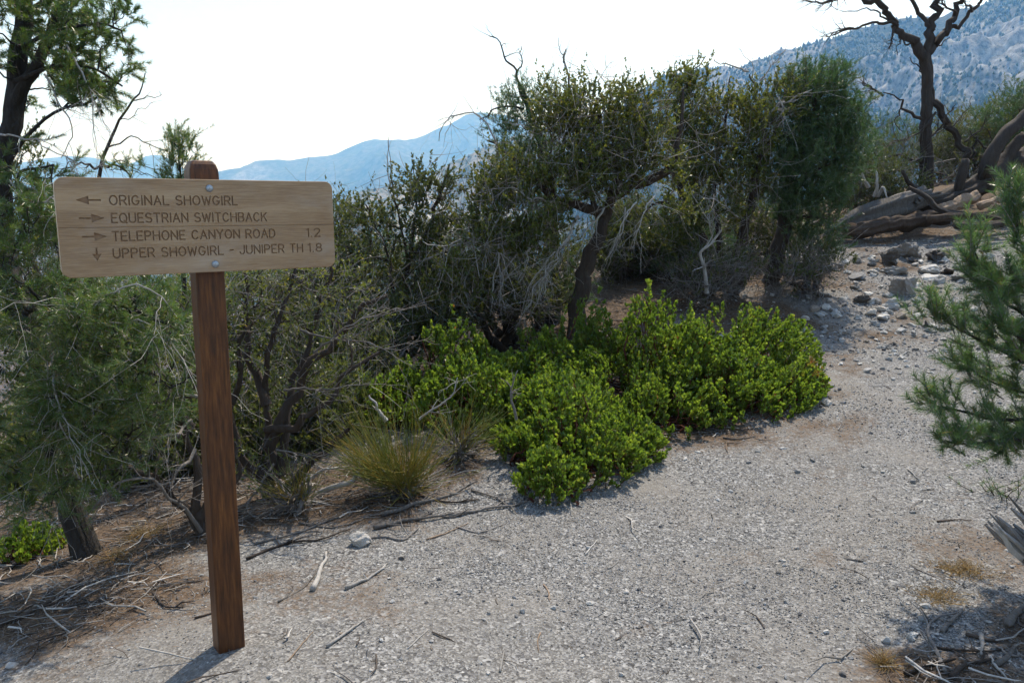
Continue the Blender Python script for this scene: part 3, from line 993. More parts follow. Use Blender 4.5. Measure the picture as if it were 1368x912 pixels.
class Plant:
    """a woody skeleton of limbs drawn from the photo; finer branches grow to the leaf clumps of its crown"""

    def __init__(self, seed):
        self.r = np.random.default_rng(seed)
        self.wood = MB(); self.twigs = MB(); self.leaf = MB(); self.dead = []; self.br = MB()
        self.np = np.zeros((0, 3)); self.nr = np.zeros(0); self.nd = np.zeros(0)

    def limb(self, pts, r0, r1, sides=9, gnarl=0.5, rough=0.16, world=False, dead=False, join=True, step=None, tint=0.5, root=False):
        w = np.array(pts, float) if world else np.array([P(*p) for p in pts])
        if root:
            w[0, 2] = g(w[0, 0], w[0, 1]) - 0.06
        ln = np.linalg.norm(np.diff(w, axis=0), axis=1).sum()
        c = catmull(w, step or max(0.02, min(0.07, ln / 14)))
        amp = gnarl * (0.010 + 0.35 * min(r0, 0.05)) * 1.5
        c = wob(c, amp, max(3, ln * 5)) + self.r.standard_normal(c.shape) * amp * 0.10
        t = np.linspace(0, 1, len(c))
        rad = r0 + (r1 - r0) * t ** 0.8
        (self.dead[-1] if dead else self.wood).tubes(c, rad, (sides if r0 < 0.045 else sides + 8), tint, rough)
        if join:
            self.np = np.concatenate([self.np, c]); self.nr = np.concatenate([self.nr, rad])
            d0 = 0.0
            self.nd = np.concatenate([self.nd, np.cumsum(np.r_[0, np.linalg.norm(np.diff(c, axis=0), axis=1)]) * 0.15])
        return c, rad

    def crown(self, blobs, n, sag=0.0, gn=0.10, rk=0.010, tip=0.0028, keep=True, shell=0.0):
        """blobs: (px, py, Y, rx_px, ry_px, ry_m, weight). Returns clump centres, with a branch grown to each"""
        wts = np.array([b[6] * (b[3] * b[4]) for b in blobs]); wts = wts / wts.sum()
        cl = []
        for b, k in zip(blobs, self.r.multinomial(n, wts)):
            c = P(*b[:3]); s = b[2] / F
            d = self.r.standard_normal((k, 3))
            d = d / np.linalg.norm(d, axis=1, keepdims=True) * (self.r.random((k, 1)) ** (1 / (3 + 4 * shell)))
            cl.append(c + d * np.array([b[3] * s, b[5], b[4] * s]))
        cl = np.concatenate(cl)
        dist = np.array([np.min(((self.np - q) ** 2).sum(1)) for q in cl])
        cl = cl[np.argsort(dist)]
        dirs = []
        K = 9
        allP, allR = [], []
        for q in cl:
            dd = np.linalg.norm(self.np - q, axis=1) + self.nd * 0.35 + 0.5 * np.maximum(self.np[:, 2] - q[2] + 0.1, 0)
            k = int(np.argmin(dd))
            a = self.np[k]; L = np.linalg.norm(q - a) + 1e-6
            mid = (a + q) / 2 + self.r.standard_normal(3) * gn * L + np.array([0, 0, (-0.10 if sag >= 0 else 0.12) * L])
            t = np.linspace(0, 1, K)[:, None]
            c = (1 - t) ** 2 * a + 2 * t * (1 - t) * mid + t ** 2 * q
            c = wob(c, 0.07 * L, 4)
            c[-1] += np.array([0, 0, -sag * L])
            r0 = min(self.nr[k] * 0.75, tip + rk * L + 0.002)
            rad = np.linspace(r0, tip, K)
            allP.append(c); allR.append(rad)
            if keep:
                self.np = np.concatenate([self.np, c[2:]]); self.nr = np.concatenate([self.nr, rad[2:]])
                self.nd = np.concatenate([self.nd, self.nd[k] + np.linspace(0.1, 1, K - 2) * L])
            dirs.append(nrm(c[-1] - c[-3]))
        self.br.tubes(np.array(allP), np.array(allR), 5, self.r.random(len(allP)) * 0.6 + 0.2)
        return cl, np.array(dirs)

    def sprigs(self, cl, dirs, per, L0, L1, up=0.4, along=0.6, spread=0.8, jit=0.05, droop=0.0, K=5, r=0.0018, draw=True):
        """short twigs round the clump centres: (N,K,3)"""
        n = len(cl) * per
        c = np.repeat(cl, per, 0) + self.r.standard_normal((n, 3)) * jit
        d = nrm(np.repeat(dirs, per, 0) * along + self.r.standard_normal((n, 3)) * spread + np.array([0, 0, up]))
        L = (L0 + (L1 - L0) * self.r.random(n))[:, None]
        bend = self.r.standard_normal((n, 3)) * 0.22 + np.array([0, 0, 0.15 - droop])
        t = np.linspace(0, 1, K)
        Pn = c[:, None] + d[:, None] * (L[:, None] * t[None, :, None]) + bend[:, None] * (L[:, None] * (t ** 2)[None, :, None])
        if draw:
            self.twigs.tubes(Pn, np.linspace(r, r * 0.4, K)[None].repeat(n, 0), 3, self.r.random(n))
        return Pn

    def along(self, Pn, per, lo=0.15, hi=1.0):
        """random places along twigs: position, tangent, index"""
        N, K, _ = Pn.shape
        i = np.repeat(np.arange(N), per)
        u = (lo + (hi - lo) * self.r.random(len(i))) * (K - 1)
        k = np.minimum(u.astype(int), K - 2); f = (u - k)[:, None]
        a, b = Pn[i, k], Pn[i, k + 1]
        return a * (1 - f) + b * f, nrm(b - a), i

    def leaves_on(self, Pn, per, L, W, shape='quad', out=0.9, up=0.3, lo=0.15, tint_by_twig=0.6):
        p, t, i = self.along(Pn, per, lo)
        n = len(p)
        rad = nrm(np.cross(t, self.r.standard_normal((n, 3))))
        d = nrm(t * (1 - out * 0.4) + rad * out + np.array([0, 0, up]))
        tw = self.r.random(len(Pn))
        tint = np.clip(tint_by_twig * tw[i] + (1 - tint_by_twig) * self.r.random(n), 0, 1)
        nn = nrm(self.r.standard_normal((n, 3)) + np.array([0, 0, 0.8]))
        self.leaf.leaves(p, d, nn, L * (0.7 + 0.6 * self.r.random(n)), W * (0.7 + 0.6 * self.r.random(n)), shape, tint)

    def needles_on(self, Pn, per, L, W, fwd=0.75, lo=0.1, tint_by_twig=0.6, fade=0.05):
        p, t, i = self.along(Pn, per, lo)
        n = len(p)
        rad = nrm(np.cross(t, self.r.standard_normal((n, 3))))
        d = nrm(t * fwd + rad * 0.8 + np.array([0, 0, 0.12]))
        tw = self.r.random(len(Pn))
        tint = np.clip(tint_by_twig * tw[i] + (1 - tint_by_twig) * self.r.random(n), 0, 0.93)
        tint = np.where(self.r.random(n) < fade, 1.0, tint)
        self.leaf.leaves(p, d, rand_unit(n), L * (0.75 + 0.5 * self.r.random(n)), W, 'tri', tint)

    def dead_branch(self, pts, r0, world=False, n_side=6, depth=2, Ls=0.35, droop=0.3, tint=0.5, gn=1.2, sides=5):
        """a bare branch with forking side twigs"""
        self.dead.append(MB())
        c, rad = self.limb(pts, r0, r0 * 0.35, sides, gn, 0.1, world, True, False, tint=tint)
        ln = np.linalg.norm(np.diff(c, axis=0), axis=1).sum()
        par = [(c, rad)]
        for lev in range(depth):
            nxt = []; BP, BR = [], []
            for c_, r_ in par:
                for k in range(max(1, int(n_side / (lev + 1)))):
                    j = int(len(c_) * (0.2 + 0.75 * self.r.random()))
                    j = min(j, len(c_) - 2)
                    tg = nrm(c_[j + 1] - c_[j])
                    d = nrm(tg * 0.8 + self.r.standard_normal(3) * 0.65 + np.array([0, 0, -droop]))
                    L = ln * Ls * (0.5 + 0.8 * self.r.random()) / (1 + 0.8 * lev)
                    t = np.linspace(0, 1, 7)[:, None]
                    q = c_[j] + d * L * t + (self.r.standard_normal(3) * 0.25 + np.array([0, 0, -droop * 0.5])) * L * t ** 2
                    q = wob(q, 0.05 * L, 5)
                    rr = np.linspace(min(r_[j] * 0.65, 0.4 * r0 / (1 + 0.5 * lev)), 0.0009, 7)
                    BP.append(q); BR.append(rr); nxt.append((q, rr))
            self.dead[-1].tubes(np.array(BP), np.array(BR), 4 if lev == 0 else 3, tint + 0.3 * (self.r.random(len(BP)) - 0.5))
            par = nxt

    def finish(self, name, base, label, cat, wood, leaf=None, twig=None, dead=None, group=None, leafname='crown', woodname='trunk'):
        t = thing(name, base, label, cat, group)
        for mbx, nm, mt, kd in ((self.wood, woodname, wood, None), (self.br, 'branches', wood, 'stuff'), (self.twigs, 'twigs', twig, 'stuff'), (self.leaf, leafname, leaf, 'stuff')):
            if mbx.n and mt is not None:
                tag(mbx.build(nm, mt, t, True), kind=kd)
        for d in self.dead:
            if dead is not None:
                d.build('dead_branch', dead, t, True)
        return t


# --- left pinyon pine, its boughs hang across the left of the view
p = Plant(1)
p.limb([(118, 748, 3.78), (96, 680, 3.8), (72, 580, 3.85), (58, 500, 3.9), (30, 420, 4.0), (5, 340, 4.1), (-2, 240, 4.15), (14, 150, 4.2), (26, 70, 4.25), (30, -60, 4.3)], 0.060, 0.034, 12, 0.4, 0.22)
p.limb([(16, 145, 4.2), (40, 95, 4.2), (66, 50, 4.2), (80, 5, 4.2), (96, -50, 4.2)], 0.034, 0.016, 8, 0.5)
p.limb([(2, 230, 4.15), (60, 160, 4.1), (110, 140, 4.1), (150, 120, 4.1)], 0.014, 0.006, 6)
p.limb([(20, 110, 4.2), (70, 90, 4.1), (130, 95, 4.05), (165, 115, 4.05)], 0.014, 0.005, 6)
p.limb([(30, 60, 4.2), (80, 40, 4.1), (130, 30, 4.1), (160, 40, 4.1)], 0.014, 0.005, 6)
p.limb([(30, 20, 4.2), (90, -10, 4.1), (150, -8, 4.1), (175, 5, 4.1)], 0.014, 0.005, 6)
p.limb([(0, 290, 4.1), (30, 230, 3.9), (70, 220, 3.8)], 0.014, 0.005, 6)
p.limb([(28, 418, 4.0), (80, 400, 3.8), (150, 410, 3.6), (220, 430, 3.5)], 0.02, 0.006, 7, 0.9)
p.limb([(58, 500, 3.9), (110, 470, 3.7), (170, 480, 3.6), (230, 510, 3.5)], 0.02, 0.006, 7, 0.9)
p.limb([(64, 540, 3.88), (20, 500, 3.8), (-30, 480, 3.7)], 0.026, 0.012, 8, 0.9)
p.limb([(76, 590, 3.85), (120, 560, 3.6), (170, 580, 3.5)], 0.018, 0.006, 7, 0.9)
p.limb([(40, 450, 4.0), (60, 420, 3.6), (40, 380, 3.4)], 0.016, 0.006, 7, 0.9)
top = [(115, 35, 4.15, 60, 42, .35, 1), (125, 112, 4.1, 48, 30, .3, .9), (45, 55, 4.2, 45, 60, .4, .45), (30, -20, 4.2, 90, 30, .4, .7), (60, 200, 4.1, 40, 20, .3, .15),
       (30, 235, 3.95, 60, 30, .3, .7), (0, 90, 4.2, 20, 80, .3, .4)]
cl, dr = p.crown(top, 120, 0.08)
tw = p.sprigs(cl, dr, 6, 0.05, 0.13, 0.0, 0.9, 0.6, 0.025, 0.2)
p.needles_on(tw, 110, 0.030, 0.0030, 0.8, 0.1)
low = [(70, 425, 3.55, 80, 55, .35, 1), (160, 430, 3.5, 85, 55, .3, 1), (140, 530, 3.45, 95, 75, .3, 1.1), (40, 560, 3.55, 60, 80, .3, .8), (215, 480, 3.45, 50, 80, .25, .9), (100, 640, 3.45, 70, 45, .25, .7),
       (25, 300, 3.6, 55, 50, .3, 1), (20, 370, 3.5, 50, 50, .3, .8)]
cl, dr = p.crown(low, 320, 0.10)
tw = p.sprigs(cl, dr, 6, 0.06, 0.15, 0.0, 0.8, 0.7, 0.03, 0.2)
p.needles_on(tw, 75, 0.030, 0.0024, 0.8, 0.15)
for a in ([(60, 500, 3.8), (110, 440, 3.5), (180, 430, 3.4), (235, 460, 3.4)], [(100, 420, 3.6), (160, 385, 3.4), (215, 400, 3.4), (245, 440, 3.4)], [(10, 240, 3.9), (60, 300, 3.8), (65, 330, 3.7)],
          [(40, 540, 3.7), (90, 600, 3.4), (110, 650, 3.4)], [(20, 280, 3.6), (70, 262, 3.4), (80, 300, 3.4)], [(70, 470, 3.5), (75, 540, 3.3), (110, 640, 3.3)], [(90, 60, 4.0), (120, 120, 3.9), (130, 170, 3.9)],
          [(0, 180, 4), (60, 195, 3.9), (110, 215, 3.9)], [(60, 100, 4), (95, 160, 3.9), (85, 210, 3.9)], [(80, 610, 3.6), (60, 480, 3.4), (20, 470, 3.3)]):
    p.dead_branch(a, 0.006, False, 6, 2, 0.5, 0.25)
p.finish('pinyon_pine', pg(118, 748), 'tall pinyon pine with drooping needle boughs behind the end of the trail sign with arrows', 'tree', M['bark_pine'], M['pine'], M['twig'], M['silver'], 'pinyon pines')


def mahogany(seed, name, base, label, limbs, blobs, n, per=5, lp=14, L=0.026, W=0.011, leaf='mahogany', bark='bark_dark', dead=(), Ltw=(0.06, 0.22), up=0.75, cat='tree', group='mountain mahogany trees', droop=0.0, wood='trunk', tip=0.003, bare=0):
    p = Plant(seed)
    for q in limbs:
        p.limb(q[0], q[1] * 0.72, q[2] * 0.8, 10 if q[1] > 0.03 else 7, 0.8, 0.24, root=q[0][0][1] > 385)
    blobs = [(b[0], b[1] + 16, b[2], b[3], b[4] * 0.86, b[5], b[6]) for b in blobs]
    cl, dr = p.crown(blobs, n, -0.05, 0.14, 0.011, tip)
    tw = p.sprigs(cl, dr, per, Ltw[0], Ltw[1], up, 0.5, 0.7, 0.055, droop)
    p.leaves_on(tw, lp, L, W, 'quad', 0.75, 0.35, 0.15, 0.5)
    if bare:
        k = p.r.choice(len(cl), bare)
        p.sprigs(cl[k] + p.r.standard_normal((bare, 3)) * 0.12, dr[k], 3, 0.18, 0.45, 0.05, 0.3, 1.0, 0.05, 0.05, 6, 0.0032)
    for d in dead:
        p.dead_branch(*d)
    return p.finish(name, base, label, cat, M[bark], M[leaf], M['twig'], M['silver'], group, 'crown', wood)


# --- dead sapling and young pine behind the sign
p = Plant(2)
p.limb([(118, 420, 5.6), (124, 320, 5.55), (132, 235, 5.5), (142, 198, 5.5), (158, 160, 5.5), (178, 135, 5.5), (190, 115, 5.5), (194, 97, 5.5)], 0.035, 0.004, 7, 0.6)
for a, r_ in (([(142, 198, 5.5), (175, 186, 5.4), (200, 192, 5.4), (225, 206, 5.4)], 0.007), ([(178, 135, 5.5), (198, 131, 5.5), (216, 130, 5.5)], 0.005), ([(160, 160, 5.5), (180, 152, 5.6), (208, 136, 5.6)], 0.004),
              ([(130, 225, 5.5), (110, 219, 5.4), (86, 230, 5.4)], 0.010), ([(86, 230, 5.4), (92, 218, 5.4), (102, 212, 5.4)], 0.005), ([(132, 224, 5.5), (152, 218, 5.4), (172, 236, 5.4), (180, 262, 5.4)], 0.012), ([(140, 222, 5.5), (168, 216, 5.5), (195, 236, 5.5)], 0.006), ([(120, 330, 5.5), (90, 290, 5.4), (70, 262, 5.4)], 0.010)):
    p.dead_branch(a, r_, False, 3, 2, 0.35, 0.05)
b = P(118, 420, 5.6); gb = g(b[0], b[1])
p.limb([b, (b[0] + 0.03, b[1], gb)], 0.036, 0.045, 7, 0.5, world=True)
p.finish('dead_sapling', (b[0] + 0.03, b[1], gb), 'bare dead sapling with thin twigs rising above the board of the sign', 'tree', M['bark_dark'], None, None, M['twig_dark'])

p = Plant(3)
b0 = P(250, 500, 5.3); gb = g(b0[0], b0[1])
p.limb([(b0[0], b0[1], gb), b0, P(246, 330, 5.3), P(243, 240, 5.3), P(240, 185, 5.3)], 0.04, 0.004, 7, 0.5, world=True)
cl, dr = p.crown([(243, 205, 5.3, 17, 22, .10, 1.6), (245, 245, 5.3, 22, 25, .15, 1), (190, 228, 5.3, 10, 6, .1, .8), (155, 225, 5.3, 10, 8, .1, .5), (235, 400, 5.2, 80, 40, .3, .25), (330, 395, 5.3, 60, 40, .3, .25)], 110, -0.02)
tw = p.sprigs(cl, dr, 4, 0.05, 0.12, 0.9, 0.5, 0.45, 0.03)
p.needles_on(tw, 55, 0.034, 0.003, 0.8, 0.1)
p.finish('pinyon_pine', (b0[0], b0[1], gb), 'young pine whose leader shows just over the post of the sign', 'tree', M['bark_pine'], M['pine'], M['twig'], None, 'pinyon pines')

# --- shrubs with twisted stems either side of the post
p = Plant(4)
for a in ([(268, 716, 3.9), (264, 650, 3.9), (252, 570, 3.9), (262, 500, 3.9), (240, 460, 3.85), (215, 430, 3.8)], [(270, 712, 3.95), (230, 660, 3.9), (190, 640, 3.8), (165, 630, 3.7)],
          [(262, 640, 3.9), (290, 590, 4.0), (285, 520, 4.1), (300, 450, 4.1)], [(252, 570, 3.9), (225, 545, 3.8), (210, 500, 3.8)], [(266, 690, 3.9), (300, 650, 3.95), (320, 600, 4.0)]):
    p.limb(a, 0.028, 0.010, 8, 1.5, 0.25)
cl, dr = p.crown([(240, 450, 3.95, 50, 60, .3, 1), (290, 430, 4.2, 50, 60, .3, 1), (220, 560, 3.9, 45, 60, .25, .7)], 60, -0.02, 0.2, 0.012)
tw = p.sprigs(cl, dr, 3, 0.08, 0.22, 0.3, 0.4, 0.9, 0.06)
p.leaves_on(tw, 9, 0.022, 0.009)
for a in ([(268, 710, 3.85), (215, 650, 3.6), (170, 640, 3.5), (110, 690, 3.4)], [(255, 560, 3.85), (220, 590, 3.6), (180, 570, 3.6)], [(262, 600, 3.85), (235, 640, 3.7), (180, 655, 3.6)], [(264, 530, 3.9), (232, 520, 3.7), (200, 480, 3.6)]):
    p.dead_branch(a, 0.011, False, 7, 2, 0.4, 0.1)
p.finish('gnarled_shrub', pg(268, 716), 'gnarled leggy shrub with twisted dark stems just behind the sign post', 'shrub', M['bark_dark'], M['mahogany'], M['twig'], M['grey_wood'], 'leggy shrubs', 'foliage', 'stems')

p = Plant(5)
for a in ([(362, 655, 4.45), (357, 580, 4.45), (352, 500, 4.45), (372, 430, 4.45), (392, 370, 4.5), (402, 330, 4.5)], [(360, 600, 4.45), (400, 510, 4.4), (455, 440, 4.3), (515, 395, 4.25)], [(356, 540, 4.45), (335, 450, 4.5), (325, 370, 4.5)],
          [(358, 575, 4.45), (410, 560, 4.3), (450, 510, 4.25), (500, 480, 4.2)], [(362, 650, 4.45), (320, 600, 4.4), (312, 520, 4.4), (330, 440, 4.4)], [(370, 640, 4.45), (385, 540, 4.6), (420, 430, 4.7), (440, 350, 4.7)], [(380, 660, 4.4), (430, 600, 4.2), (470, 580, 4.1)]):
    p.limb(a, 0.030, 0.008, 8, 1.3, 0.25)
cl, dr = p.crown([(340, 390, 4.5, 45, 40, .3, 1), (400, 390, 4.6, 60, 50, .3, 1), (450, 380, 4.8, 50, 40, .3, .8), (350, 460, 4.4, 50, 50, .3, .45), (470, 430, 4.3, 45, 40, .25, .5), (330, 620, 4.1, 30, 45, .2, .5), (400, 500, 4.5, 60, 60, .3, .4)], 150, -0.02, 0.2, 0.012)
tw = p.sprigs(cl, dr, 4, 0.06, 0.2, 0.4, 0.4, 0.9, 0.06)
k = p.r.random(len(tw)) < 0.62
p.leaves_on(tw[k], 12, 0.022, 0.010)
for a in ([(420, 470, 4.3), (470, 430, 4.1), (520, 400, 4.1)], [(380, 520, 4.3), (440, 520, 4.1), (490, 510, 4.1)], [(370, 600, 4.3), (420, 610, 4.1), (450, 600, 4.1)], [(365, 620, 4.35), (330, 680, 4.1), (350, 690, 4.0)], [(400, 440, 4.4), (450, 455, 4.2), (540, 465, 4.1)]):
    p.dead_branch(a, 0.008, False, 8, 2, 0.45, 0.1)
p.finish('gnarled_shrub', pg(362, 655), 'broad bushy shrub with many dark branching stems beside the sign post', 'shrub', M['bark_dark'], M['mahogany'], M['twig'], M['grey_wood'], 'leggy shrubs', 'foliage', 'stems')

# --- mahogany trees of the thicket
mahogany(6, 'mountain_mahogany', (P(535, 430, 7.3)[0], 7.3, g(P(535, 430, 7.3)[0], 7.3)), 'small olive leaved tree with a bare dead spike at its top', [
    ([(535, 490, 7.3), (536, 420, 7.3), (540, 375, 7.3), (548, 345, 7.3), (570, 310, 7.3), (590, 260, 7.3), (600, 220, 7.3)], 0.07, 0.008),
    ([(538, 400, 7.3), (520, 350, 7.3), (505, 310, 7.3), (490, 275, 7.3)], 0.035, 0.007),
    ([(546, 350, 7.3), (535, 300, 7.25), (524, 245, 7.25), (520, 187, 7.25)], 0.022, 0.002),
    ([(520, 350, 7.3), (480, 335, 7.2), (455, 330, 7.2)], 0.025, 0.007), ([(548, 345, 7.3), (555, 280, 7.3), (552, 225, 7.3)], 0.03, 0.005)],
    [(488, 275, 7.3, 16, 16, .25, 1.2), (508, 285, 7.3, 25, 25, .3, 1), (552, 240, 7.3, 22, 30, .3, 1.1), (583, 245, 7.3, 22, 28, .3, 1), (600, 225, 7.3, 8, 14, .15, .9), (575, 290, 7.3, 40, 30, .35, 1), (470, 330, 7.2, 42, 28, .4, 1.2),
     (545, 340, 7.4, 70, 35, .4, 1.1), (490, 390, 7.3, 70, 50, .5, 1), (590, 390, 7.2, 60, 55, .5, 1), (540, 430, 7.2, 80, 35, .5, .8)], 250, 7, 25, 0.025, 0.016, 'mahogany_dark', bare=180,
    dead=[([(560, 350, 7.2), (600, 330, 7.0), (640, 325, 6.9)], 0.012, False, 7, 2, 0.4, 0.1), ([(520, 400, 7.1), (480, 420, 6.9), (470, 450, 6.8)], 0.010, False, 7, 2, 0.4, 0.3), ([(522, 250, 7.25), (517, 215, 7.25), (520, 180, 7.25)], 0.006, False, 4, 1, 0.2, 0.0)])

mahogany(7, 'mountain_mahogany', (P(775, 405, 7.5)[0], 7.5, g(P(775, 405, 7.5)[0], 7.5)), 'large spreading olive tree with thick leaning trunk and pale dead branches hanging down', [
    ([(772, 440, 7.5), (776, 395, 7.5), (784, 355, 7.5), (800, 310, 7.5), (812, 275, 7.5), (826, 240, 7.5), (820, 195, 7.5), (822, 155, 7.5)], 0.15, 0.02),
    ([(806, 285, 7.5), (765, 272, 7.4), (722, 252, 7.3), (692, 215, 7.3), (668, 200, 7.3), (650, 190, 7.3)], 0.07, 0.010),
    ([(818, 262, 7.5), (865, 240, 7.5), (900, 218, 7.5), (908, 170, 7.5), (915, 120, 7.5)], 0.075, 0.012),
    ([(800, 290, 7.5), (778, 235, 7.5), (772, 180, 7.5), (760, 115, 7.5), (754, 62, 7.5)], 0.05, 0.004),
    ([(770, 272, 7.4), (700, 300, 7.2), (650, 310, 7.1), (610, 330, 7.0)], 0.045, 0.010), ([(818, 255, 7.5), (850, 200, 7.6), (862, 150, 7.6), (868, 125, 7.6)], 0.035, 0.005),
    ([(785, 260, 7.5), (790, 200, 7.4), (800, 160, 7.4), (795, 130, 7.4)], 0.03, 0.006), ([(740, 262, 7.35), (735, 220, 7.3), (740, 180, 7.3)], 0.03, 0.006)],
    [(752, 140, 7.4, 32, 40, .4, 1.1), (782, 150, 7.4, 45, 50, .45, 1.1), (830, 135, 7.5, 36, 35, .4, 1), (862, 130, 7.5, 26, 30, .35, .9), (700, 225, 7.2, 50, 40, .45, 1), (865, 190, 7.5, 50, 55, .4, 1), (780, 215, 7.3, 60, 50, .4, 1),
     (660, 240, 7.1, 34, 40, .4, 1), (655, 300, 7.0, 45, 45, .4, .9), (715, 300, 7.1, 60, 45, .4, .8), (830, 200, 7.5, 40, 50, .4, .9), (620, 350, 7.0, 40, 40, .4, .7), (890, 250, 7.6, 40, 35, .4, .6)], 390, 7, 25, 0.025, 0.016, 'mahogany', bare=380,
    dead=[([(808, 276, 7.3), (800, 292, 7.2), (784, 305, 7.1), (776, 330, 7.05)], 0.012, False, 6, 2, 0.45, 0.45), ([(772, 288, 7.2), (752, 325, 7.0), (722, 362, 6.9), (706, 392, 6.85)], 0.013, False, 10, 2, 0.4, 0.35),
          ([(686, 308, 7.0), (668, 312, 6.9), (664, 345, 6.85), (656, 388, 6.85)], 0.013, False, 8, 2, 0.4, 0.5), ([(835, 278, 7.3), (832, 300, 7.2), (822, 325, 7.2), (808, 345, 7.2)], 0.010, False, 7, 2, 0.45, 0.4),
          ([(756, 272, 7.2), (710, 265, 7.0), (680, 250, 6.9), (660, 262, 6.9)], 0.012, False, 7, 2, 0.4, 0.1), ([(830, 262, 7.4), (810, 215, 7.2), (790, 190, 7.1)], 0.012, False, 9, 2, 0.5, 0.0),
          ([(826, 250, 7.3), (850, 225, 7.2), (845, 190, 7.1)], 0.012, False, 9, 2, 0.5, -0.2), ([(757, 95, 7.5), (750, 70, 7.5), (746, 52, 7.5)], 0.008, False, 5, 1, 0.5, -0.3), ([(790, 140, 7.4), (797, 110, 7.4), (822, 80, 7.4)], 0.006, False, 4, 1, 0.4, -0.2),
          *[([(x_, y_, 7.0), (x_ - 14, y_ + 18, 6.9), (x_ - 26, y_ + 52, 6.85)], 0.009, False, 8, 2, 0.5, 0.3) for x_, y_ in ((650, 300), (690, 340), (720, 320), (745, 345), (765, 310), (640, 345), (600, 350), (675, 285), (850, 270), (875, 262), (730, 365))],
          ([(668, 200, 7.3), (640, 155, 7.3), (610, 152, 7.3), (585, 185, 7.3)], 0.010, False, 6, 2, 0.4, 0.0), ([(690, 330, 7.0), (640, 318, 6.9), (590, 330, 6.8), (565, 320, 6.8)], 0.012, False, 8, 2, 0.4, 0.1)])

p = Plant(8)
bx = P(735, 360, 8.6); gb = g(bx[0], bx[1])
p.limb([(bx[0], bx[1], gb), P(732, 260, 8.6), P(724, 200, 8.6), P(708, 150, 8.6), P(696, 115, 8.6)], 0.11, 0.03, 9, 0.6, 0.2, True)
for a, r_ in (([(698, 120, 8.6), (688, 95, 8.6), (676, 80, 8.6), (672, 62, 8.6), (654, 48, 8.6)], 0.016), ([(690, 100, 8.6), (698, 80, 8.6), (694, 62, 8.6)], 0.012), ([(700, 145, 8.6), (668, 142, 8.5), (642, 160, 8.5)], 0.014)):
    p.dead_branch(a, r_, False, 4, 2, 0.3, -0.1, 0.1)
cl, dr = p.crown([(712, 122, 8.6, 20, 16, .25, 1.2), (735, 142, 8.6, 24, 20, .3, 1.2), (690, 158, 8.6, 34, 22, .4, 1), (705, 195, 8.6, 50, 30, .4, 1), (690, 135, 8.6, 14, 14, .2, 1), (720, 250, 8.6, 60, 40, .5, .7)], 170, 0.0)
tw = p.sprigs(cl, dr, 5, 0.06, 0.16, 0.6, 0.6, 0.6, 0.05)
p.needles_on(tw, 34, 0.045, 0.005, 0.8, 0.1)
p.finish('pinyon_pine', (bx[0], bx[1], gb), 'dark pine with a bare forked dead top rising behind the spreading tree', 'tree', M['bark_pine'], M['pine_dark'], M['twig'], M['twig_dark'], 'pinyon pines')

mahogany(9, 'mountain_mahogany', (P(960, 388, 9.0)[0], 9.0, g(P(960, 388, 9.0)[0], 9.0)), 'tall airy tree with several upright leafy leaders against the sky beside the pinyon', [
    ([(958, 395, 9.0), (948, 340, 9.0), (925, 290, 9.0), (905, 240, 9.0), (902, 180, 9.0), (915, 120, 9.0), (938, 78, 9.0)], 0.085, 0.006),
    ([(985, 395, 9.0), (990, 330, 9.0), (1003, 270, 9.0), (1014, 215, 9.0), (1018, 165, 9.0), (1008, 120, 9.0), (1000, 96, 9.0)], 0.10, 0.008),
    ([(975, 395, 9.1), (960, 320, 9.1), (955, 250, 9.1), (962, 190, 9.1), (970, 140, 9.1), (975, 105, 9.1)], 0.07, 0.006),
    ([(904, 210, 9.0), (890, 160, 9.0), (898, 110, 9.0), (902, 85, 9.0)], 0.03, 0.005), ([(1014, 210, 9.0), (1040, 170, 9.0), (1050, 125, 9.0)], 0.04, 0.008), ([(925, 290, 9.0), (890, 270, 8.9), (860, 285, 8.8)], 0.04, 0.010)],
    [(906, 105, 9.0, 18, 26, .3, 1.2), (932, 100, 9.0, 18, 26, .3, 1.2), (915, 150, 9.0, 40, 30, .4, 1), (965, 130, 9.0, 34, 25, .4, 1), (990, 165, 9.0, 50, 40, .5, 1), (930, 205, 9.0, 50, 45, .5, 1), (1020, 135, 9.0, 35, 35, .4, 1), (985, 225, 9.0, 60, 40, .5, .9),
     (950, 265, 9.0, 60, 35, .5, .8), (900, 290, 8.9, 40, 30, .4, .8), (1040, 110, 9.1, 22, 20, .3, 1)], 290, 7, 25, 0.028, 0.018, 'mahogany', bare=280,
    dead=[([(1012, 180, 8.9), (1030, 150, 8.8), (1060, 130, 8.8), (1085, 118, 8.8)], 0.02, False, 6, 2, 0.35, 0.0), ([(1000, 96, 9), (985, 90, 9), (962, 84, 9), (955, 78, 9)], 0.012, False, 4, 1, 0.3, -0.1), ([(1040, 130, 8.8), (1048, 150, 8.7), (1042, 170, 8.7)], 0.012, False, 5, 2, 0.5, 0.4),
          ([(1004, 106, 9), (1006, 85, 9), (988, 66, 9)], 0.007, False, 3, 1, 0.3, 0.0), ([(960, 350, 8.7), (948, 300, 8.5), (918, 245, 8.4)], 0.010, False, 8, 2, 0.4, 0.0), ([(985, 290, 8.7), (960, 270, 8.5), (935, 262, 8.4)], 0.010, False, 8, 2, 0.4, 0.0), ([(1015, 108, 9), (1030, 92, 9), (1052, 64, 9)], 0.012, False, 5, 1, 0.3, -0.1)])

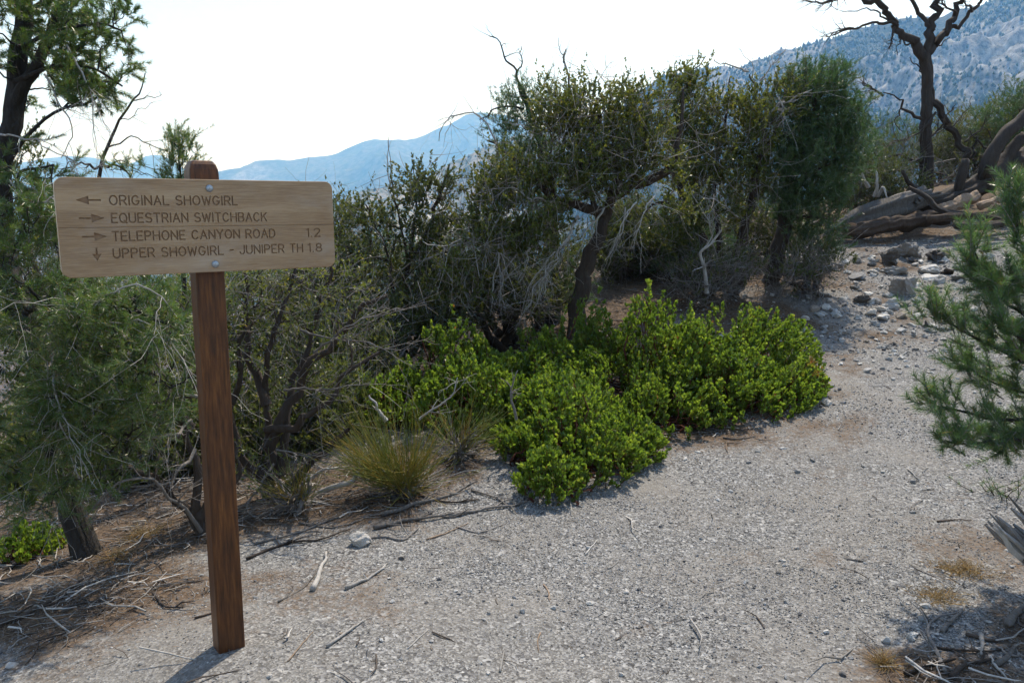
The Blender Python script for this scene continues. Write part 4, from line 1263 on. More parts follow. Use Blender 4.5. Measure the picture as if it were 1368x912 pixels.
p = Plant(10)
bx = P(1028, 372, 9.2); gb = g(bx[0], bx[1])
p.limb([(bx[0], bx[1], gb - 0.05), P(1042, 330, 9.2), P(1050, 285, 9.2), P(1058, 240, 9.2), P(1072, 195, 9.2), P(1088, 150, 9.2), P(1098, 105, 9.2)], 0.10, 0.03, 10, 0.7, 0.2, True)
p.limb([(1054, 265, 9.2), (1080, 235, 9.1), (1115, 215, 9.1)], 0.03, 0.01, 7, 0.8)
p.limb([(1048, 300, 9.2), (1075, 290, 9.1), (1100, 290, 9.0)], 0.03, 0.01, 7, 0.8)
cl, dr = p.crown([(1085, 118, 9.2, 34, 28, .45, 1.1), (1108, 112, 9.2, 24, 24, .35, 1.0), (1112, 165, 9.2, 46, 44, .5, 1.1), (1062, 160, 9.2, 34, 36, .4, .8), (1075, 215, 9.1, 55, 40, .5, 1), (1085, 275, 9.1, 45, 42, .4, .9), (1130, 205, 9.2, 34, 38, .4, 1), (1095, 320, 9.0, 30, 22, .3, .6), (1050, 250, 9.0, 30, 40, .3, .4)], 560, 0.03)
tw = p.sprigs(cl, dr, 6, 0.06, 0.17, 0.3, 0.7, 0.6, 0.05, 0.05)
p.needles_on(tw, 44, 0.045, 0.0052, 0.8, 0.1)
p.dead_branch([(1098, 330, 9.0), (1085, 355, 8.9), (1070, 385, 8.7)], 0.02, False, 12, 2, 0.5, 0.3, 0.1)
p.finish('pinyon_pine', (bx[0], bx[1], gb), 'full dark green pinyon pine with curving trunk where the slope meets the trail', 'tree', M['bark_dark'], M['pine_dark'], M['twig'], M['grey_wood'], 'pinyon pines')

# dark understorey between the trunks
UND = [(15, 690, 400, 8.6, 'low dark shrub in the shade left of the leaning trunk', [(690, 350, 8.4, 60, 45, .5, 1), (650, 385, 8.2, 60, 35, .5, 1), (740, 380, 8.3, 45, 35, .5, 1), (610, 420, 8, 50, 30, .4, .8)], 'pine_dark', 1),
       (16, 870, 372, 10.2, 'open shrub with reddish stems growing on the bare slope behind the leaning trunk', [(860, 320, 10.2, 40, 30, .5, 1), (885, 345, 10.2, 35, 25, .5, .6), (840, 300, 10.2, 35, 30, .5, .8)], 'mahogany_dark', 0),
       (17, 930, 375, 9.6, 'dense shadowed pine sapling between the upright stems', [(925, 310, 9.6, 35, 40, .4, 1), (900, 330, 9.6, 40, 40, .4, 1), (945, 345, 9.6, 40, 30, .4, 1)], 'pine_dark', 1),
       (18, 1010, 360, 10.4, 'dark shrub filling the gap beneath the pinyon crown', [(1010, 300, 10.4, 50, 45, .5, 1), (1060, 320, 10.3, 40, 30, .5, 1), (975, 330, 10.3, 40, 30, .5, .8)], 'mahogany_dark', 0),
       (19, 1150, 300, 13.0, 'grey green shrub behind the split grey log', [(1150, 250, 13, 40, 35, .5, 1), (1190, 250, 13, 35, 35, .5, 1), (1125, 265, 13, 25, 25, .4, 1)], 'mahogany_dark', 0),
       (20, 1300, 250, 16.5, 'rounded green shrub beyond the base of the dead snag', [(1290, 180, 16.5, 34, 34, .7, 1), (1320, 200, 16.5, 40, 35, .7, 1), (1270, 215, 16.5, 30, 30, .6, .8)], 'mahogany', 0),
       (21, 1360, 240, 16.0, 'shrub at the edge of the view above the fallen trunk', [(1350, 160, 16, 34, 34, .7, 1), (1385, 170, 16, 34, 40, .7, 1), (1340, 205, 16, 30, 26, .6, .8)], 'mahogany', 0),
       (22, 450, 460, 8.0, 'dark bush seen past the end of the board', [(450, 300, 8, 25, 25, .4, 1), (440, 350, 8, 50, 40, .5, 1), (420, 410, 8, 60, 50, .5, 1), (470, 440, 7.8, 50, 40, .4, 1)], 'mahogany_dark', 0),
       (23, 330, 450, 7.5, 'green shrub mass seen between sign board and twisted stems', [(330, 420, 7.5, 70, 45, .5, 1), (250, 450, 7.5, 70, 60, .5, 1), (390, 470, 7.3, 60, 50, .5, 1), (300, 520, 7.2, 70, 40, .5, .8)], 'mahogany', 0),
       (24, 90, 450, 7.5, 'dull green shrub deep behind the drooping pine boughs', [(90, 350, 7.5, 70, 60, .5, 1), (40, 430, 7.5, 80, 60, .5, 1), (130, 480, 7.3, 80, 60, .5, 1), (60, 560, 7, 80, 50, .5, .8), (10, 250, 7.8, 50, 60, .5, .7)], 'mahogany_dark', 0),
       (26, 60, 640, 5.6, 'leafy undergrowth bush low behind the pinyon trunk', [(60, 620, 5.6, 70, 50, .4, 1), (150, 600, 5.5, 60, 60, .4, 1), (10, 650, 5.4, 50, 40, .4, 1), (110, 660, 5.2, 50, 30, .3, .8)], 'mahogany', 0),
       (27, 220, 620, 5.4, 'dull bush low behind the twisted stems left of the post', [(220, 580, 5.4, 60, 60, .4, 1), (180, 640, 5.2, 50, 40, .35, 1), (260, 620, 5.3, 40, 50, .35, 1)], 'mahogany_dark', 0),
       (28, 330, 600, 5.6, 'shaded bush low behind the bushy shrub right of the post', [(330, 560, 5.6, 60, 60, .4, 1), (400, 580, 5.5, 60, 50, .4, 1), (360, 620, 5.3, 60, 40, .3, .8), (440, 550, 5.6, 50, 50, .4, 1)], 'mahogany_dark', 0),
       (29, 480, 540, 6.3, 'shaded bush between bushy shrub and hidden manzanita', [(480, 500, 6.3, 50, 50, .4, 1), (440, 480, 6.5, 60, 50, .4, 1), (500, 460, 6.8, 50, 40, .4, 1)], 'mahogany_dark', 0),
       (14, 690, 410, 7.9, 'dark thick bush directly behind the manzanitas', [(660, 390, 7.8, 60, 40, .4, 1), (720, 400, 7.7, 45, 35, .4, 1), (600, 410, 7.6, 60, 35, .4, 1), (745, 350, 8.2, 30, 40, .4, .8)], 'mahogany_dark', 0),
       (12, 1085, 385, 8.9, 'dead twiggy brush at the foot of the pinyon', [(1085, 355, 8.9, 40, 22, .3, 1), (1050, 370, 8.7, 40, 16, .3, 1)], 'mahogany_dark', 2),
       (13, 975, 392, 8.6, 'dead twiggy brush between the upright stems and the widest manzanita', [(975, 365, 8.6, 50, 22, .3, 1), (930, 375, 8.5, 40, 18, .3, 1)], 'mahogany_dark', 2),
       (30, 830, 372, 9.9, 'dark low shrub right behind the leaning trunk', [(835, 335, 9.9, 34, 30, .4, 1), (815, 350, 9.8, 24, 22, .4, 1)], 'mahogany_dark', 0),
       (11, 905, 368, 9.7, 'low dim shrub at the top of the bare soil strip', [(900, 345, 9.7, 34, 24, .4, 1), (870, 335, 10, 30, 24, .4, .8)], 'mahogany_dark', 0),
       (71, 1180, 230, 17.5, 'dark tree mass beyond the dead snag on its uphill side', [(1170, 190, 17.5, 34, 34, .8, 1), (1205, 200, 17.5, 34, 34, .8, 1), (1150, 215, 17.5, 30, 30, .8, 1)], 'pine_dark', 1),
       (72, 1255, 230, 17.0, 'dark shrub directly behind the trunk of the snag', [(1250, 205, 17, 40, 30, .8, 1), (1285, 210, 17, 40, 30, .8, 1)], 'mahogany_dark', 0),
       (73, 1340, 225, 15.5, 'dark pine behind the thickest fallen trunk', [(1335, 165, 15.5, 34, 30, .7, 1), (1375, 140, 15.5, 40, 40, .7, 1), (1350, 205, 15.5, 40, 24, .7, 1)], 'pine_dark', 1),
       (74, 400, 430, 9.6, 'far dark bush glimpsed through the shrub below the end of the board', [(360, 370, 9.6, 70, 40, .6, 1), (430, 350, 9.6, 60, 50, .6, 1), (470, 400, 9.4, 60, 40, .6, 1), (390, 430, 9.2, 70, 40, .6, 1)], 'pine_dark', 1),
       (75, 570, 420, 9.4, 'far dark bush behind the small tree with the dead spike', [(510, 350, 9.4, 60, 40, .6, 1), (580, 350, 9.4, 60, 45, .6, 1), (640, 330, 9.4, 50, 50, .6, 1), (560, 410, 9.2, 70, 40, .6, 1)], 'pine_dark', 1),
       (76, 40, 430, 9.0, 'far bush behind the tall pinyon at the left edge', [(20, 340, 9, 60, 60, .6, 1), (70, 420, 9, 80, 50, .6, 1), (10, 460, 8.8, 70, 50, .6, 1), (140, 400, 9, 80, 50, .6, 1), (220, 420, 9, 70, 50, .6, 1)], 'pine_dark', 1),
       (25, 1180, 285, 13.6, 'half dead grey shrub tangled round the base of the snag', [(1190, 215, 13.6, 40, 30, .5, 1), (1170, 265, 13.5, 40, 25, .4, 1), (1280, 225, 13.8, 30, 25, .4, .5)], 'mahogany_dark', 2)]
for sd, px, py, Yd, lab, blobs, lf, kind in UND:
    p = Plant(sd)
    q = P(px, py, Yd); gz_ = g(q[0], q[1])
    nst = 5
    for k in range(nst):
        bl = blobs[k % len(blobs)]
        e = P(bl[0] + p.r.normal() * 12, bl[1] + 8, bl[2])
        s0 = np.array([q[0] + p.r.normal() * 0.12, q[1] + p.r.normal() * 0.1, gz_ - 0.05])
        mid = (s0 + e) / 2 + p.r.standard_normal(3) * 0.12 + np.array([0, 0, 0.1])
        p.limb([s0, mid, e], 0.03 + 0.02 * p.r.random(), 0.010, 7, 1.2, 0.2, True)
    nb = {0: 190 if px > 480 else 260, 1: 210, 2: 90}[kind]
    cl, dr = p.crown(blobs, nb, -0.02, 0.16, 0.012)
    if kind == 1:
        tw = p.sprigs(cl, dr, 5, 0.06, 0.18, 0.4, 0.6, 0.6, 0.06)
        p.needles_on(tw, 34, 0.045, 0.006, 0.8, 0.1)
    else:
        tw = p.sprigs(cl, dr, 6, 0.08, 0.28, 0.6, 0.5, 0.7, 0.07)
        p.sprigs(cl, dr, 2, 0.15, 0.4, 0.0, 0.3, 1.0, 0.08, 0.05, 6, 0.003)
        k = p.r.random(len(tw)) < (0.95 if kind == 0 else 0.3)
        p.leaves_on(tw[k], 20, 0.032, 0.015, 'quad', 0.6, 0.4)
    for k in range(5 if kind < 2 else 12):
        bl = blobs[k % len(blobs)]
        a = p.np[p.r.integers(0, len(p.np))]
        e = P(bl[0] + p.r.normal() * 30, bl[1] + p.r.normal() * 25, bl[2] - 0.3)
        p.dead_branch([a, (a + e) / 2 + p.r.standard_normal(3) * 0.06, e], 0.010, True, 7, 2, 0.4, 0.15)
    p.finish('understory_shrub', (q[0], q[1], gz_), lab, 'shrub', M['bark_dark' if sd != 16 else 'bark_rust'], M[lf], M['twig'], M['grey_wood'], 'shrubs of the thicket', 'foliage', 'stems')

# ------------------------------------------------------------------ manzanita
def manzanita(seed, name, label, mounds, tips, leaf='manzanita', group='manzanita bushes', lsize=0.030, per=17):
    """mounds: (x, y, rx, ry, height): the bush's outline is a union of leafy mounds on the ground"""
    r = np.random.default_rng(seed)
    stems, sprig, lv = MB(), MB(), MB()
    wt = np.array([m_[2] * m_[3] for m_ in mounds]); wt /= wt.sum()
    base = np.array([mounds[0][0], mounds[0][1], 0]); base[2] = g(base[0], base[1])
    allp, alld, roots = [], [], []
    for (mx, my, rx, ry, h), k in zip(mounds, r.multinomial(tips, wt)):
        a = r.random(k) * 6.283; q = np.sqrt(r.random(k)) * 1.02
        ox, oy = q * np.cos(a), q * np.sin(a)
        x, y = mx + ox * rx, my + oy * ry
        dome = np.sqrt(np.maximum(1 - (q / 1.04) ** 2, 0.02))
        lump = 0.80 + 0.34 * fbm(x * 3.0 + 11, y * 3.0 + 4, 2) + 0.11 * fbm(x * 8, y * 8, 2)
        z = G(x, y) + h * dome * lump * (1 - 0.55 * r.random(k) ** 2.6) * np.where(r.random(k) < 0.12, 1.12, 1.0)
        nrmv = nrm(np.stack([ox * 0.75, oy * 0.75, dome * 0.55 + 0.55], -1) + 0.28 * r.standard_normal((k, 3)))
        allp.append(np.stack([x, y, z], -1)); alld.append(nrmv)
        roots.append(np.tile([mx, my], (k, 1)))
    p_, d_, ro = np.concatenate(allp), np.concatenate(alld), np.concatenate(roots)
    keep = p_[:, 2] > G(p_[:, 0], p_[:, 1]) + 0.03
    p_, d_, ro = p_[keep], d_[keep], ro[keep]
    gap = fbm(p_[:, 0] * 2.6 + 31, p_[:, 1] * 2.6 + p_[:, 2] * 3 + 7, 3)
    keep = gap > -0.56
    p_, d_, ro = p_[keep], d_[keep], ro[keep]
    n = len(p_)
    L = 0.07 + 0.07 * r.random(n)
    K = 4
    t = np.linspace(0, 1, K)
    tw = (p_ - d_ * L[:, None])[:, None] + d_[:, None] * (L[:, None, None] * t[None, :, None])
    sprig.tubes(tw, np.linspace(0.0025, 0.001, K)[None].repeat(n, 0), 3, r.random(n))
    # leaves stand up round each shoot
    i = np.repeat(np.arange(n), per)
    u = r.random(len(i)) ** 0.7
    pos = tw[i, 0] * (1 - u)[:, None] + tw[i, -1] * u[:, None]
    rad = nrm(np.cross(d_[i], r.standard_normal((len(i), 3))))
    dd = nrm(d_[i] * (0.35 + 0.75 * u)[:, None] + rad * 0.85 + np.array([0, 0, 0.45]))
    nn = nrm(np.cross(dd, np.cross(dd, d_[i])) + 0.5 * r.standard_normal((len(i), 3)))
    ti = np.clip(0.62 * r.random(n)[i] + 0.36 * r.random(len(i)) - 0.02, 0, 0.94)
    ti = np.where(r.random(len(i)) < 0.006, 1.0, ti)
    lv.leaves(pos, dd, nn, lsize * (0.7 + 0.5 * r.random(len(i))), lsize * 0.62 * (0.75 + 0.4 * r.random(len(i))), 'oval', ti)
    # red crooked stems from the base to the shoots
    k = r.choice(n, max(30, n // 9), replace=False)
    K = 8
    t = np.linspace(0, 1, K)[None, :, None]
    a0 = np.stack([ro[k, 0] + 0.10 * r.standard_normal(len(k)), ro[k, 1] + 0.10 * r.standard_normal(len(k)), np.zeros(len(k))], -1)
    a0[:, 2] = G(a0[:, 0], a0[:, 1]) - 0.02
    e = tw[k, 0]
    mid = (a0 + e) / 2 + np.array([0, 0, -0.05]) + 0.09 * r.standard_normal((len(k), 3)); mid[:, 2] = np.maximum(mid[:, 2], G(mid[:, 0], mid[:, 1]) + 0.04)
    c = (1 - t) ** 2 * a0[:, None] + 2 * t * (1 - t) * mid[:, None] + t ** 2 * e[:, None]
    c[:, 1:-1] += 0.012 * r.standard_normal((len(k), K - 2, 3))
    stems.tubes(c, np.linspace(1, 0.3, K)[None] * (0.006 + 0.007 * r.random((len(k), 1))), 5, r.random(len(k)), 0.15)
    o = thing(name, base, label, 'shrub', group)
    tag(stems.build('stems', M['bark_red'], o), kind='stuff')
    tag(sprig.build('twigs', M['bark_red'], o), kind='stuff')
    tag(lv.build('foliage', M[leaf], o, False), kind='stuff')
    return o


manzanita(31, 'manzanita_bush', 'widest bright green manzanita bush spreading beside the trail', [(1.10, 6.1, .80, .75, .74), (1.75, 6.35, .62, .65, .66), (0.45, 6.3, .65, .60, .74), (2.22, 6.75, .42, .50, .52), (1.55, 5.65, .55, .42, .46), (0.95, 5.40, .50, .42, .50), (1.95, 5.85, .42, .42, .40), (0.50, 5.50, .55, .48, .54), (1.45, 5.95, .60, .50, .58)], 5000)
manzanita(32, 'manzanita_bush', 'low manzanita bush spilling furthest onto the gravel in front of the others', [(0.38, 4.62, .42, .45, .50), (0.20, 4.22, .22, .25, .30), (0.62, 4.80, .34, .32, .36), (0.06, 4.65, .22, .3, .34), (0.35, 5.05, .45, .35, .52)], 1500)
manzanita(33, 'manzanita_bush', 'manzanita bush behind the broom like tuft of green stems', [(-0.55, 6.0, .55, .50, .66), (-0.02, 5.85, .50, .45, .62), (-0.9, 5.75, .34, .40, .50), (-0.3, 5.35, .45, .35, .50), (0.05, 5.25, .35, .32, .46)], 2400)
manzanita(34, 'manzanita_bush', 'rust tinged end of manzanita growth at the edge of the trail', [(2.08, 5.95, .30, .30, .36)], 260, 'manzanita_rust')
q = pg(24, 755)
manzanita(35, 'manzanita_bush', 'small dark green bush low beneath the tall pinyon pine', [(q[0] - 0.05, q[1] + 0.15, .20, .22, .16)], 100)

# ------------------------------------------------------------------ ephedra tufts
def ephedra(seed, label, px, py, n, H, lean=(0, 0), spread=0.75):
    r = np.random.default_rng(seed)
    b = pg(px, py)
    wood, st = MB(), MB()
    nb = 16
    a = r.random(nb) * 6.283
    e = b + np.stack([np.cos(a) * 0.16 * spread, np.sin(a) * 0.16 * spread, 0.10 + 0.10 * r.random(nb)], -1) + np.array([lean[0], lean[1], 0]) * 0.5
    t = np.linspace(0, 1, 8)[None, :, None]
    s0 = b + r.standard_normal((nb, 3)) * np.array([0.04, 0.04, 0]) - np.array([0, 0, 0.02])
    c = s0[:, None] * (1 - t) + e[:, None] * t + 0.010 * r.standard_normal((nb, 8, 3))
    wood.tubes(c, np.linspace(1, 0.5, 8)[None] * (0.008 + 0.010 * r.random((nb, 1))), 6, r.random(nb), 0.2)
    i = r.integers(0, nb, n)
    k = r.integers(3, 8, n)
    o = c[i, k] + r.standard_normal((n, 3)) * 0.02
    d = nrm((o - b) * np.array([4.8, 4.8, 0.6]) + r.standard_normal((n, 3)) * 0.20 + np.array([lean[0], lean[1], 0.42]))
    L = (H * (0.45 + 0.6 * r.random(n)))[:, None, None]
    t = np.linspace(0, 1, 5)[None, :, None]
    cc = o[:, None] + d[:, None] * L * t + (np.array([0, 0, 0.16]) + 0.14 * r.standard_normal((n, 3)))[:, None] * L * t ** 2
    ti = np.clip(0.45 + 0.22 * r.standard_normal(n), 0, 0.92)
    ti = np.where(np.sin(i * 2.4) > 0.75, 0.97, ti)
    st.tubes(cc, np.linspace(0.0016, 0.0008, 5)[None].repeat(n, 0), 3, ti)
    # dead skirt of grey twigs
    m_ = 160
    d = nrm(r.standard_normal((m_, 3)) * np.array([1, 1, 0.25]) + np.array([0, 0, 0.15]))
    cc = (b + np.array([0, 0, 0.05]))[None, None] + d[:, None] * (0.10 + 0.22 * r.random((m_, 1, 1))) * np.linspace(0, 1, 5)[None, :, None] + 0.008 * r.standard_normal((m_, 5, 3))
    dead = MB()
    dead.tubes(cc, np.linspace(0.003, 0.001, 5)[None].repeat(m_, 0), 3, r.random(m_))
    o = thing('ephedra_tuft', b, label, 'plant', 'ephedra tufts')
    wood.build('stems', M['grey_wood'], o)
    tag(st.build('green_stems', M['ephedra'], o), kind='stuff')
    tag(dead.build('dead_twigs', M['twig'], o), kind='stuff')
    return o


ephedra(41, 'yellow green tuft of fine upright stems next to the driftwood coloured branch', 540, 660, 760, 0.40, (-0.06, -0.05))
ephedra(42, 'sparser greyish stem tuft leaning against the manzanita', 612, 612, 170, 0.26, (0.1, 0.0))
ephedra(43, 'small thin stemmed tuft below the bushy shrub', 395, 680, 260, 0.14, (-0.05, -0.1))

# ------------------------------------------------------------------ dead snag and fallen timber
p = Plant(50)
YS = 13.5
b = P(1237, 262, YS); gb = g(b[0], b[1])
p.limb([(b[0], b[1], min(gb, b[2]) - 0.1), P(1238, 225, YS), P(1237, 170, YS), P(1240, 115, YS), P(1236, 70, YS)], 0.100, 0.082, 14, 0.5, 0.22, True)
for a, r0, r1 in (([(1236, 78), (1218, 55), (1200, 38), (1188, 18), (1170, 2), (1140, -8)], .13, .05), ([(1216, 52), (1196, 36), (1170, 33), (1140, 38), (1112, 44)], .06, .012), ([(1238, 72), (1246, 40), (1250, 10), (1247, -30)], .12, .07),
                  ([(1240, 70), (1262, 42), (1278, 18), (1286, -10), (1290, -40)], .11, .05), ([(1262, 42), (1285, 32), (1300, 16), (1312, -4)], .06, .03), ([(1246, 42), (1230, 20), (1218, -5), (1215, -30)], .06, .03),
                  ([(1242, 118), (1250, 145), (1268, 170), (1282, 190), (1290, 215), (1288, 240)], .085, .07), ([(1290, 215), (1300, 205), (1304, 186), (1298, 175)], .05, .012), ([(1236, 160), (1218, 156), (1205, 142), (1196, 130), (1180, 128)], .05, .012),
                  ([(1236, 215), (1215, 212), (1190, 208), (1165, 206)], .06, .015), ([(1234, 72), (1225, 62), (1212, 60), (1206, 46)], .035, .015), ([(1238, 100), (1225, 88), (1214, 76)], .03, .008), ([(1205, 50), (1198, 62), (1200, 74)], .02, .006),
                  ([(1270, 172), (1290, 150), (1296, 128)], .02, .006), ([(1288, 190), (1305, 178), (1316, 160)], .03, .010), ([(1242, 60), (1255, 62), (1270, 50)], .02, .008), ([(1205, 142), (1198, 160), (1205, 176)], .02, .006), ([(1190, 30), (1170, 16), (1150, 14), (1125, 18)], .03, .006)):
    c, rd = p.limb([(x, y, YS - 0.004 * k) for k, (x, y) in enumerate(a)], r0 * 0.62, r1 * 0.7, 9, 1.8, 0.22)
for a in ([(1140, 38), (1120, 42), (1105, 50)], [(1112, 0), (1090, 4), (1070, -2)], [(1150, -5), (1118, -2), (1108, 10)], [(1165, 206), (1140, 190), (1120, 176)], [(1180, 128), (1165, 118), (1150, 112)], [(1196, 36), (1192, 52), (1190, 66)], [(1304, 186), (1320, 200), (1328, 226)], [(1250, 150), (1225, 180), (1190, 190)],
          [(1278, 18), (1262, 8), (1258, -8)], [(1300, 16), (1290, 4), (1286, -6)], [(1238, 190), (1262, 160), (1276, 140)], [(1165, 170), (1150, 150), (1140, 130)]):
    p.dead_branch([(x, y, YS - 0.1) for x, y in a], 0.022, False, 10, 2, 0.55, 0.0, 0.15)
p.finish('dead_snag', (b[0], b[1], gb), 'tall dark dead tree with bare forking limbs against the mountainside', 'tree', M['bark_snag'], None, None, M['twig_dark'])


def log(name, pts, r0, r1, mat, label, sides=26, rough=0.30, stubs=(), group='fallen timber', flat=0.0, cat='log', gn=0.6, capmat=None):
    mbx = MB()
    w = np.array([P(*q) for q in pts])
    c = catmull(w, max(0.04, r0 * 0.35)); c = wob(c, gn * 0.4 * r0, 8)
    mbx.tubes(c, np.linspace(r0, r1, len(c)), sides, 0.5, rough, True)
    o = thing(name, c[0], label, cat, group)
    mbx.build('trunk', M[mat], o)
    for st, ra, rb in stubs:
        ms = MB()
        w = np.array([P(*q) for q in st]); c = wob(catmull(w, 0.06), 0.015, 6)
        ms.tubes(c, np.linspace(ra, rb, len(c)), 14, 0.5, 0.28, True)
        ms.build('branch', M[mat], o)
    return o


log('fallen_tree', [(1214, 254, 12.6), (1240, 270, 12.5), (1275, 262, 12.5), (1320, 240, 12.6), (1370, 212, 12.7), (1430, 180, 12.8)], 0.12, 0.21, 'bark_snag', 'thickest dark fallen trunk leaning up to the edge of the view',
    stubs=[([(1320, 238, 12.5), (1322, 215, 12.4), (1340, 185, 12.4), (1366, 158, 12.4), (1395, 130, 12.4)], .10, .06), ([(1330, 232, 12.5), (1350, 205, 12.6), (1372, 180, 12.6)], .12, .07), ([(1280, 256, 12.5), (1286, 232, 12.4), (1290, 214, 12.4)], .08, .06),
           ([(1226, 258, 12.5), (1212, 240, 12.3), (1205, 228, 12.3)], .05, .03), ([(1310, 240, 12.5), (1318, 222, 12.3), (1330, 226, 12.2)], .03, .01)])
# grey split log: half-round, its broken end splintered
p = Plant(51)
w = [P(1102, 318, 11.6), P(1135, 298, 11.7), P(1175, 284, 11.8), P(1238, 262, 12.0)]
c = catmull(w, 0.08)
p.wood.tubes(c, np.interp(np.linspace(0, 1, len(c)), [0, .15, .7, 1], [.05, .11, .15, .12]), 30, 0.6, 0.26, True)
for k in range(7):
    e = P(1228 + 5 * p.r.random(), 258 + 14 * p.r.random(), 11.85)
    d = nrm(w[3] - w[2]) * (0.15 + 0.3 * p.r.random()) + p.r.standard_normal(3) * 0.04
    p.wood.tubes(np.array([e - d * 0.6, e, e + d]), np.array([.05, .045, .008]), 6, 0.4)
p.finish('split_log', c[0], 'weathered grey split log lying tapered end downhill', 'log', M['log_grey'], group='fallen timber')
log('fallen_log', [(1118, 312, 11.35), (1170, 302, 11.35), (1220, 294, 11.4), (1265, 288, 11.5)], 0.085, 0.10, 'bark_rust', 'dark barked log lying under the grey split log')
log('fallen_log', [(1214, 250, 11.5), (1236, 262, 11.4), (1256, 280, 11.3), (1290, 288, 11.2)], 0.025, 0.05, 'bark_snag', 'broken bough slanting across the logs', cat='branch')
log('fallen_log', [(1256, 282, 11.6), (1285, 270, 11.7), (1306, 262, 11.8)], 0.085, 0.07, 'tan_wood', 'short pale tan log with bark stripped off')
log('fallen_log', [(1308, 276, 11.5), (1340, 264, 11.6), (1375, 252, 11.7)], 0.05, 0.055, 'tan_wood', 'slender orange tan pole resting near the edge of the view')
log('fallen_log', [(1240, 292, 11.1), (1290, 288, 11.2), (1330, 292, 11.2), (1352, 300, 11.1)], 0.045, 0.03, 'bark_rust', 'dark crooked branch lying in front of the tan logs', cat='branch')
log('fallen_log', [(1275, 300, 10.9), (1310, 302, 10.9), (1340, 298, 11.0)], 0.05, 0.045, 'bark_snag', 'charred looking short log nearest the gravel at the timber pile')
log('fallen_log', [(1322, 300, 11.2), (1326, 285, 11.3), (1330, 274, 11.4)], 0.06, 0.05, 'bark_rust', 'upright dark stub standing among fallen logs', cat='stump')
p = Plant(52)
for a in ([(1168, 262, 12.4), (1172, 245, 12.3), (1170, 228, 12.3)], [(1172, 262, 12.4), (1180, 250, 12.3), (1186, 266, 12.2)], [(1160, 250, 12.4), (1154, 238, 12.3), (1150, 226, 12.2)]):
    p.limb(a, 0.030, 0.010, 8, 0.35, 0.25)
p.finish('broken_stump', P(1170, 266, 12.4), 'silvery broken branch stub standing behind the grey split log', 'stump', M['silver'], group='fallen timber')

# ------------------------------------------------------------------ near pine at the trail's edge
p = Plant(60)
YP = 3.3
tb = P(1450, 700, YP); gb = g(tb[0], tb[1])
p.limb([(tb[0], tb[1], gb - 0.03), P(1452, 600, YP), P(1448, 450, YP), P(1436, 330, YP), P(1425, 260, YP + 0.05)], 0.05, 0.012, 9, 0.4, 0.2, True)
BO = [([(1450, 560), (1400, 590), (1350, 585), (1300, 592), (1268, 590)], -.15), ([(1450, 530), (1390, 560), (1320, 560), (1270, 545), (1240, 540)], 0), ([(1448, 480), (1390, 490), (1340, 470), (1290, 440), (1250, 425)], 0.05),
      ([(1444, 420), (1390, 430), (1340, 400), (1310, 360), (1298, 340)], 0), ([(1440, 380), (1390, 390), (1350, 380), (1320, 385)], -.1), ([(1432, 330), (1395, 350), (1365, 320), (1352, 280), (1350, 262)], 0.05), ([(1448, 520), (1380, 525), (1330, 510), (1290, 490)], .1),
      ([(1446, 470), (1400, 480), (1360, 450), (1330, 440)], -.2), ([(1450, 600), (1410, 600), (1370, 590), (1340, 600)], 0.1), ([(1440, 440), (1400, 420), (1370, 370)], .1)]
CL, DR = [], []
for a, dy in BO:
    c, rd = p.limb([(x, y, YP + dy * k / 3) for k, (x, y) in enumerate(a)], 0.011, 0.004, 6, 0.8, 0.15)
    L = len(c)
    for k in range(int(L * 0.25), L):
        tg = nrm(c[min(k + 1, L - 1)] - c[k - 1])
        m_ = 3 if k < L - 3 else 5
        for _ in range(m_):
            CL.append(c[k]); DR.append(nrm(tg + p.r.standard_normal(3) * 0.55 + np.array([0, 0, 0.25])))
CL, DR = np.array(CL), np.array(DR)
tw = p.sprigs(CL, DR, 1, 0.06, 0.15, 0.2, 1.0, 0.3, 0.02, -0.1, 6, 0.003)
p.needles_on(tw, 165, 0.040, 0.0021, 0.75, 0.05, 0.6, 0.025)
p.finish('pinyon_pine', (tb[0], tb[1], gb), 'bluish young pine reaching dense needle boughs over the trail from the side', 'tree', M['bark_pine'], M['pine_blue'], M['twig'], None, 'pinyon pines')
q = pg(1345, 668)
p = Plant(61)
for k in range(14):
    a = q + p.r.standard_normal(3) * np.array([.05, .05, 0]) + np.array([0, 0.05, 0])
    e = a + np.array([p.r.normal() * 0.06 - 0.03, p.r.normal() * 0.05, 0.06 + 0.07 * p.r.random()])
    p.limb([a, (a + e) / 2, e], 0.003, 0.001, 4, 0.3, 0, True, step=0.02)
tw = np.array([np.linspace(x, y, 4) for x, y in zip(p.np[0::1][:-1:3], p.np[1::1][:-1:3])])
p.needles_on(tw[:60], 14, 0.035, 0.0018, 0.8)
p.finish('pine_seedling', q, 'tiny pine seedling beside the splintered log end', 'plant', M['bark_pine'], M['pine_blue'])

